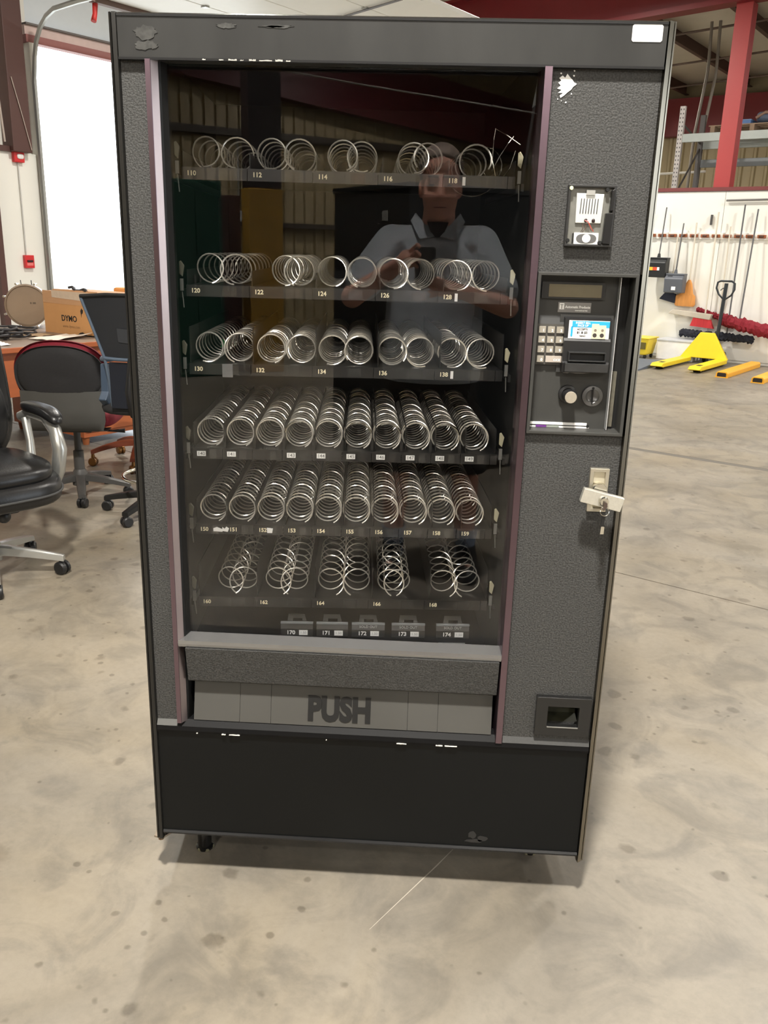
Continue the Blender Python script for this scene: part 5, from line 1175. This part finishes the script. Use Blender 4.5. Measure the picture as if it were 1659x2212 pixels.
# pallet rack in the room beyond
def rack():
    post = M('rack_post', S(198, 192, 188), 0.4, 0.2, var=0.1); beam = M('rack_beam', S(176, 182, 178), 0.4, 0.2, var=0.08)
    t = thing('pallet_rack', 'tall grey steel pallet rack showing above the white partition', 'rack', uv(-4.40, 14.0, 0), -BA)
    for (x, y, h) in ((0.0, 0.0, 3.86), (0.0, 1.07, 3.86), (2.75, 0.0, 3.86), (2.75, 1.07, 3.86)):
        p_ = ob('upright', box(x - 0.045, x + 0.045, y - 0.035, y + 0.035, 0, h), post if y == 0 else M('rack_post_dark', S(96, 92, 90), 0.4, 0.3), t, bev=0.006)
        if y == 0:
            for k in range(24):
                for s_ in (-0.022, 0.022):
                    ob('punched_slot', box(x + s_ - 0.007, x + s_ + 0.007, y - 0.037, y - 0.0345, 2.30 + k * 0.065, 2.325 + k * 0.065), M('hole_grey', S(70, 66, 66), 0.6), p_)
    for x in (0.0, 2.75):
        for (z0, z1) in ((2.45, 3.30), (3.60, 3.40), (1.4, 2.4)):
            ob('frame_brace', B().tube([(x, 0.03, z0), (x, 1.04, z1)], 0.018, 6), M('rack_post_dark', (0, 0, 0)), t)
    ob('load_beam', box(0.045, 2.705, -0.03, 0.02, 3.30, 3.43), beam, t, bev=0.004)
    ob('load_beam', box(0.045, 2.705, 1.05, 1.10, 3.30, 3.43), beam, t, bev=0.004)
    ob('load_beam', box(0.045, 2.705, 1.05, 1.10, 3.00, 3.13), M('rack_beam_grey', S(136, 140, 142), 0.4, 0.2), t, bev=0.004)
    ob('load_beam', box(0.045, 2.705, -0.03, 0.02, 1.60, 1.73), beam, t, bev=0.004)
rack()
pal = thing('wooden_pallet', 'wooden pallet resting on the beams of the steel rack', 'pallet', uv(-3.95, 14.0, 3.432), -BA)
pw_ = M('pallet_wood', S(150, 126, 104), 0.7, var=0.2)
for x_ in (0.03, 0.65, 1.27):
    ob('stringer', box(x_, x_ + 0.07, 0.0, 1.05, 0.0, 0.09), pw_, pal)
for k in range(6):
    ob('deck_board', box(0.0, 1.38, 0.0 + k * 0.19, 0.11 + k * 0.19, 0.09, 0.108), pw_, pal)
cr_ = thing('blue_crate', 'flat pale blue crate lying on the pallet up on the rack', 'crate', uv(-3.62, 14.2, 3.542), -BA)
ob('crate_body', box(0.0, 0.27, 0.0, 0.4, 0.0, 0.085), M('crate_blue', S(104, 140, 196), 0.6), cr_, bev=0.008)
ob('crate_rim', box(-0.008, 0.278, -0.008, 0.408, 0.068, 0.088), M('crate_rim', S(126, 160, 206), 0.6), cr_, bev=0.004)
tp = thing('folded_tarp', 'folded slate-blue tarpaulin heaped on the pallet up on the rack', 'tarpaulin', uv(-2.98, 14.45, 3.545), -BA)
ob('tarp_heap', B().sup((0, 0, 0.11), (0.34, 0.28, 0.11), 0.8, 0.7, 28, 12).map(lambda v: Vector((v.x, v.y, 0.0 + v.z * (1 + 0.22 * math.sin(v.x * 14) * (v.z / 0.22))))), M('tarp_slate', S(96, 108, 130), 0.6, var=0.3, scale=9), tp, smooth=60)
ob('tarp_fold', B().tube([(-0.30, -0.22, 0.10), (-0.16, -0.25, 0.17), (0.05, -0.27, 0.15), (0.28, -0.22, 0.10)], 0.026, 8), M('tarp_brown', S(150, 120, 104), 0.6), tp, smooth=60)
for (u_, zt, lab) in ((-4.66, 4.36, 'bent grey conduit rising beside the rack, nearer the machine'), (-4.51, 4.30, 'bent grey conduit rising beside the rack, nearer the red column')):
    o = ob('roof_conduit', B().tube([(u_ - 0.10, 15.6, 0.2), (u_ - 0.05, 15.6, 3.6), (u_ + 0.05, 15.6, zt + 0.25), (u_ + 0.05, 15.6, zt + 0.45), (u_ + 0.02, 15.6, 5.45)], 0.028, 8), M('conduit_grey', S(142, 134, 124), 0.45, 0.3), smooth=50, uvframe=True)
    tag(o, lab, 'conduit', 'conduits beyond the partition')
o = ob('fluorescent_tube', B().tube([(-6.2, 16.0, 2.98), (-4.55, 16.0, 3.02)], 0.022, 8), M('tube_white', S(236, 234, 226), 0.4), smooth=60, uvframe=True); tag(o, 'thin white pipe on the tan wall beyond the pallet rack', 'pipe')

# ================================================================== behind the photographer (seen in the glass)
t = thing('steel_column', 'dark steel column with yellow painted lower half, mirrored in the glass', 'column', uv(3.28, -8.2, 0), -BA)
ob('upper_column', box(-0.20, 0.20, -0.1, 0.1, 2.08, 5.9), M('column_dark', S(44, 34, 34), 0.5), t, bev=0.006)
ob('yellow_guard', box(-0.21, 0.21, -0.11, 0.11, 0.0, 2.08), M('guard_yellow', S(178, 136, 52), 0.5, var=0.1), t, bev=0.008)
def cabinet(name, label, u_, v_, w_, d_, h_, mat, z0=0.0):
    t = thing(name, label, 'cabinet', uv(u_, v_, z0), -BA)
    ob('cabinet_body', box(-w_ / 2, w_ / 2, -d_ / 2, d_ / 2, 0, h_), mat, t, bev=0.008)
    for s_ in (-1, 1):
        dr = ob('cabinet_door', box(s_ * w_ / 4 - w_ / 4 + 0.006, s_ * w_ / 4 + w_ / 4 - 0.006, d_ / 2, d_ / 2 + 0.012, 0.03, h_ - 0.03), mat, t, bev=0.003)
        ob('door_handle', box(-s_ * 0.0 + s_ * 0.03 - 0.008, s_ * 0.03 + 0.008, d_ / 2 + 0.012, d_ / 2 + 0.03, h_ * 0.5 - 0.06, h_ * 0.5 + 0.06), galv, dr)
    return t
cabinet('green_cabinet', 'tall dark green cabinet mirrored at the side of the glass', 2.42, -8.3, 0.62, 0.5, 2.12, M('cab_green', S(30, 76, 62), 0.5))
cabinet('brown_cabinet', 'brown cabinet between green cabinet and yellow column, mirrored in the glass', 2.90, -8.5, 0.30, 0.4, 2.0, M('cab_brown', S(84, 58, 54), 0.5))
bkv = thing('black_cabinet', 'tall plain black cabinet mirrored behind the photographer', 'cabinet', uv(2.55, -3.55, 0), -BA)
ob('cabinet_body', box(-0.55, 0.50, -0.45, 0.50, 0.10, 1.83), M('cab_black', S(26, 27, 28), 0.5), bkv, bev=0.01)
ob('cabinet_cap', box(-0.56, 0.51, -0.46, 0.51, 1.80, 1.835), M('cab_black2', S(36, 36, 36), 0.45), bkv, bev=0.004)
for (x, y) in ((-0.48, -0.38), (0.43, -0.38), (-0.48, 0.43), (0.43, 0.43)):
    ob('leg', B().lathe([(0, 0), (0.03, 0), (0.02, 0.02), (0.02, 0.10), (0, 0.10)], 12, Matrix.Translation((x, y, 0))), black_plastic, bkv)
ob('cabinet_sticker', box(-0.556, -0.551, 0.20, 0.26, 1.62, 1.68), M('sticker_dull', S(150, 150, 146), 0.5), bkv)
o = ob('wall_conduit', B().tube([(5.3, -13.95, 3.3), (5.3, -13.95, 2.05)], 0.02, 8), galv, smooth=60, uvframe=True); tag(o, 'conduit dropping to a switch box on the ribbed wall, mirrored in the glass', 'conduit')
ob('switch_box', box(5.22, 5.38, -13.98, -13.88, 1.85, 2.06), galv, o, bev=0.006)
o = ob('overhead_cable', B().tube([(3.2, -9.0, 3.52), (5.0, -9.0, 3.46), (8.2, -9.0, 3.40)], 0.012, 6), M('cable_pale', S(170, 166, 160), 0.5), smooth=60, uvframe=True); tag(o, 'pale cable stretched overhead, mirrored across the top of the glass', 'cable')

# ================================================================== the photographer, mirrored in the glass
skin = M('skin', S(226, 168, 146), 0.55, var=0.06, scale=18)
def remesh(o, vox, smooth=6):
    md = o.modifiers.new('one_surface', 'REMESH'); md.mode = 'VOXEL'; md.voxel_size = vox; md.use_smooth_shade = True
    if smooth:
        s_ = o.modifiers.new('soften', 'SMOOTH'); s_.factor = 0.5; s_.iterations = smooth
    return o
PX, PY = 0.115, -2.10
per = thing('person', 'person in grey-blue shirt and dark shorts photographing the machine, mirrored in its glass', 'person', (0, 0, 0))
b = B()
# torso
b.loft([(PX, PY, 0.84, 0.165, 0.13), (PX, PY, 0.95, 0.19, 0.155), (PX, PY + 0.01, 1.08, 0.19, 0.16), (PX, PY, 1.25, 0.19, 0.145), (PX, PY, 1.40, 0.185, 0.12), (PX, PY, 1.48, 0.16, 0.10), (PX, PY, 1.54, 0.09, 0.08)], 28)
# head: cranium, face, jaw, chin, cheeks, brow, nose, lips, ears, neck
H = Vector((0.120, -2.04, 0.0))
b.sup((H.x, H.y - 0.030, 1.765), (0.080, 0.100, 0.096), 1, 1, 24, 14)
b.sup((H.x, H.y + 0.005, 1.665), (0.073, 0.083, 0.105), 0.9, 0.9, 24, 14)
b.sup((H.x, H.y + 0.058, 1.590), (0.036, 0.028, 0.028), 1, 1, 16, 10)
b.sup((H.x, H.y + 0.010, 1.590), (0.064, 0.062, 0.036), 1, 1, 18, 10)
for s_ in (-1, 1):
    b.sup((H.x + s_ * 0.038, H.y + 0.058, 1.655), (0.032, 0.028, 0.036), 1, 1, 14, 10)
    b.sup((H.x + s_ * 0.080, H.y - 0.020, 1.690), (0.012, 0.026, 0.036), 1, 1, 14, 10)
    b.capsule((H.x + s_ * 0.012, H.y + 0.076, 1.728), (H.x + s_ * 0.050, H.y + 0.066, 1.726), 0.012, 0.010, 10)
    b.sup((H.x + s_ * 0.033, H.y + 0.066, 1.706), (0.019, 0.016, 0.012), 1, 1, 12, 8)
    b.sup((H.x + s_ * 0.013, H.y + 0.088, 1.652), (0.011, 0.012, 0.010), 1, 1, 10, 8)
b.capsule((H.x, H.y + 0.078, 1.715), (H.x, H.y + 0.098, 1.658), 0.011, 0.015, 12)
b.capsule((H.x - 0.022, H.y + 0.076, 1.622), (H.x + 0.022, H.y + 0.076, 1.622), 0.008, 0.008, 8)
b.capsule((H.x - 0.018, H.y + 0.076, 1.609), (H.x + 0.018, H.y + 0.076, 1.609), 0.009, 0.009, 8)
b.capsule((PX, PY + 0.01, 1.50), (H.x, H.y - 0.02, 1.62), 0.075, 0.066, 18)
# arms
JL = dict(sh=(-0.075, PY, 1.47), el=(-0.235, -1.985, 1.25), wr=(-0.040, -1.775, 1.385))
JR = dict(sh=(0.300, PY, 1.475), el=(0.425, -2.00, 1.225), wr=(0.232, -1.775, 1.290))
for J in (JL, JR):
    b.capsule(J['sh'], J['el'], 0.062, 0.048); b.capsule(J['el'], J['wr'], 0.048, 0.031)
# legs
for (hx, kx, ax_) in ((0.030, -0.030, -0.032), (0.200, 0.288, 0.308)):
    b.capsule((hx, PY, 0.86), (kx, PY + 0.02, 0.47), 0.095, 0.066); b.capsule((kx, PY + 0.02, 0.47), (kx + (ax_ - kx) * 0.35, PY - 0.01, 0.33), 0.062, 0.060); b.capsule((kx + (ax_ - kx) * 0.35, PY - 0.01, 0.33), (ax_, PY - 0.01, 0.09), 0.060, 0.038)
    b.capsule((ax_, PY - 0.01, 0.06), (ax_ + (0.01 if ax_ > 0.1 else -0.01), PY + 0.14, 0.045), 0.036, 0.032)
body = remesh(ob('body', b, skin, per), 0.0055, 4)
# hands: palm, four fingers and a thumb each, finer surface
def hand(name, wr, palm, pn, fingers, thumb):
    h = B(); h.capsule(wr, palm, 0.029, 0.033, 12)
    h.sup(palm, (0.034, 0.026, 0.036), 0.8, 0.8, 16, 10)
    for ch, r in fingers:
        for i in range(len(ch) - 1): h.capsule(ch[i], ch[i + 1], r - 0.0007 * i, r - 0.0007 * (i + 1), 10)
    for i in range(len(thumb) - 1): h.capsule(thumb[i], thumb[i + 1], 0.0115 - 0.001 * i, 0.0105 - 0.001 * i, 10)
    return remesh(ob(name, h, skin, per), 0.0030, 3)
hand('left_hand', JL['wr'], (0.000, -1.748, 1.412), None,
     [([(0.010, -1.738, 1.440), (0.038, -1.704, 1.466), (0.046, -1.690, 1.458)], 0.0095),
      ([(0.016, -1.734, 1.424), (0.036, -1.690, 1.440), (0.048, -1.684, 1.428)], 0.0098),
      ([(0.014, -1.734, 1.406), (0.034, -1.686, 1.416), (0.046, -1.686, 1.404)], 0.0095),
      ([(0.008, -1.738, 1.390), (0.028, -1.692, 1.394), (0.040, -1.692, 1.384)], 0.0085)],
     [(0.010, -1.755, 1.402), (0.028, -1.735, 1.400), (0.046, -1.722, 1.408)])
hand('right_hand', JR['wr'], (0.172, -1.748, 1.300), None,
     [([(0.160, -1.736, 1.328), (0.128, -1.712, 1.340), (0.098, -1.716, 1.334)], 0.0098),
      ([(0.160, -1.734, 1.312), (0.126, -1.712, 1.320), (0.094, -1.718, 1.312)], 0.0098),
      ([(0.158, -1.736, 1.296), (0.124, -1.716, 1.300), (0.094, -1.724, 1.292)], 0.0094),
      ([(0.154, -1.740, 1.280), (0.122, -1.722, 1.282), (0.098, -1.730, 1.274)], 0.0084)],
     [(0.165, -1.760, 1.315), (0.140, -1.752, 1.335), (0.118, -1.742, 1.342)])
# eyes under lowered lids, brows, hair
for s_ in (-1, 1):
    e_ = ob('eye', B().sup((H.x + s_ * 0.033, H.y + 0.074, 1.7005), (0.013, 0.009, 0.0045), 1, 1, 12, 8), M('eye_dark', S(60, 46, 42), 0.3), per, smooth=60)
    ob('eyebrow', B().capsule((H.x + s_ * 0.014, H.y + 0.086, 1.733), (H.x + s_ * 0.050, H.y + 0.076, 1.734), 0.005, 0.004, 8), M('brow_grey', S(120, 104, 94), 0.8), per, smooth=60)
ob('mouth_line', B().capsule((H.x - 0.024, H.y + 0.0835, 1.6155), (H.x + 0.024, H.y + 0.0835, 1.6155), 0.0022, 0.0022, 6), M('lip_dark', S(120, 62, 58), 0.5), per, smooth=60)
hb_ = B().sup((H.x, H.y - 0.042, 1.772), (0.090, 0.103, 0.099), 1, 1, 28, 18)
keep = [i for i, v in enumerate(hb_.v) if (v[2] - 1.735) > 1.15 * (v[1] - (H.y - 0.005))]
ks = set(keep); mp_ = {o: n for n, o in enumerate(keep)}
hb2 = B(); hb2.v = [hb_.v[i] for i in keep]; hb2.f = [tuple(mp_[i] for i in f) for f in hb_.f if all(i in ks for i in f)]
ho = ob('hair', hb2, M('hair_grey', S(128, 112, 100), 0.75, var=0.35, scale=90, stretch=(1, 1, 0.3)), per, smooth=60)
md = ho.modifiers.new('thick', 'SOLIDIFY'); md.thickness = 0.008; md.offset = 0
# shirt, collar, shorts, socks, shoes
shirt_m = M('shirt_blue_grey', S(186, 194, 202), 0.8, var=0.08, scale=14, bump=0.25, bscale=30)
sb = B()
sb.loft([(PX, PY + 0.01, 0.90, 0.215, 0.180), (PX, PY + 0.012, 1.00, 0.222, 0.188), (PX, PY + 0.015, 1.10, 0.214, 0.184), (PX, PY + 0.005, 1.25, 0.208, 0.166), (PX, PY, 1.40, 0.202, 0.138), (PX, PY, 1.49, 0.170, 0.110), (PX, PY, 1.55, 0.095, 0.088)], 32)
for J in (JL, JR):
    s3 = Vector(J['sh']); e3 = Vector(J['el'])
    sb.capsule(s3, s3.lerp(e3, 0.72), 0.082, 0.080, 18)
    sb.capsule(Vector((PX, PY, 1.46)), s3, 0.09, 0.080, 18)
remesh(ob('shirt', sb, shirt_m, per), 0.006, 6)
for s_ in (-1, 1):
    ob('collar', B().hexa([(PX + s_ * 0.012, PY + 0.118, 1.500), (PX + s_ * 0.070, PY + 0.125, 1.488), (PX + s_ * 0.105, PY + 0.03, 1.560), (PX + s_ * 0.088, PY + 0.03, 1.590)], [(PX + s_ * 0.012, PY + 0.128, 1.504), (PX + s_ * 0.072, PY + 0.136, 1.492), (PX + s_ * 0.115, PY + 0.03, 1.565), (PX + s_ * 0.094, PY + 0.03, 1.598)]), shirt_m, per)
ob('undershirt', B().prism([(PX - 0.020, 1.500), (PX + 0.020, 1.500), (PX + 0.045, 1.560), (PX - 0.045, 1.560)], PY + 0.060, PY + 0.112, 'y'), M('undershirt_dark', S(52, 50, 54), 0.8), per)
qb = B().loft([(PX, PY, 0.74, 0.185, 0.135), (PX, PY, 0.84, 0.200, 0.155), (PX, PY, 0.95, 0.205, 0.170), (PX, PY, 1.0, 0.20, 0.168)], 28)
for (hx, kx) in ((0.030, -0.030), (0.200, 0.280)):
    qb.loft([(kx, PY + 0.015, 0.49, 0.105, 0.108), (kx, PY + 0.015, 0.52, 0.107, 0.110), ((hx + kx) / 2, PY, 0.70, 0.115, 0.120), (hx, PY, 0.86, 0.118, 0.130)], 22)
remesh(ob('shorts', qb, M('shorts_dark', S(58, 54, 50), 0.85, var=0.12, scale=20), per), 0.007, 4)
for (ax_, dx) in ((-0.032, -0.012), (0.308, 0.012)):
    ob('sock', B().loft([(ax_, PY - 0.01, 0.06, 0.046, 0.048), (ax_, PY - 0.01, 0.12, 0.045, 0.046), (ax_, PY - 0.01, 0.20, 0.058, 0.058)], 20), M('sock_pale_blue', S(168, 184, 212), 0.85), per, smooth=60)
    sh = ob('shoe', B().loft([(ax_ + dx, PY + 0.055, 0.0, 0.052, 0.160), (ax_ + dx, PY + 0.055, 0.028, 0.054, 0.165), (ax_ + dx, PY + 0.045, 0.060, 0.048, 0.140), (ax_ + dx * 0.6, PY + 0.005, 0.095, 0.046, 0.080), (ax_, PY - 0.01, 0.120, 0.050, 0.060)], 26), M('shoe_black', S(30, 30, 31), 0.5), per, smooth=60)
    ob('shoe_lace', B().tube([(ax_ + dx - 0.02, PY + 0.07, 0.088), (ax_ + dx + 0.03, PY + 0.08, 0.086), (ax_ + dx + 0.045, PY + 0.07, 0.07)], 0.003, 6), M('lace_dark', S(46, 44, 44), 0.7), per)
# phone, held right behind the viewpoint
ph = thing('phone', 'slim dark smartphone held in both hands, mirrored in the glass', 'phone', CAM - FW * 0.012 - RT * 0.019 - UP * 0.064)
ph.rotation_euler = Matrix(((RT.x, UP.x, -FW.x), (RT.y, UP.y, -FW.y), (RT.z, UP.z, -FW.z))).to_euler()
ob('phone_body', box(-0.039, 0.039, -0.079, 0.079, -0.0075, 0.0), M('phone_dark', S(112, 114, 116), 0.3, 0.3), ph, bev=0.006, seg=3)
ob('phone_frame', B().tube([(x, y, -0.0037) for (x, y) in ((-0.031, 0.0795), (0.031, 0.0795), (0.0395, 0.071), (0.0395, -0.071), (0.031, -0.0795), (-0.031, -0.0795), (-0.0395, -0.071), (-0.0395, 0.071))], 0.0030, 6, closed=True), M('phone_edge', S(210, 212, 214), 0.25, 0.7), ph, smooth=60)
ob('camera_ring', B().lathe([(0.0035, 0), (0.006, 0), (0.006, 0.0012), (0.0035, 0.0012)], 18, Matrix.Translation((0.019, 0.064, 0.0))), M('lens_black', S(14, 14, 16), 0.1), ph)
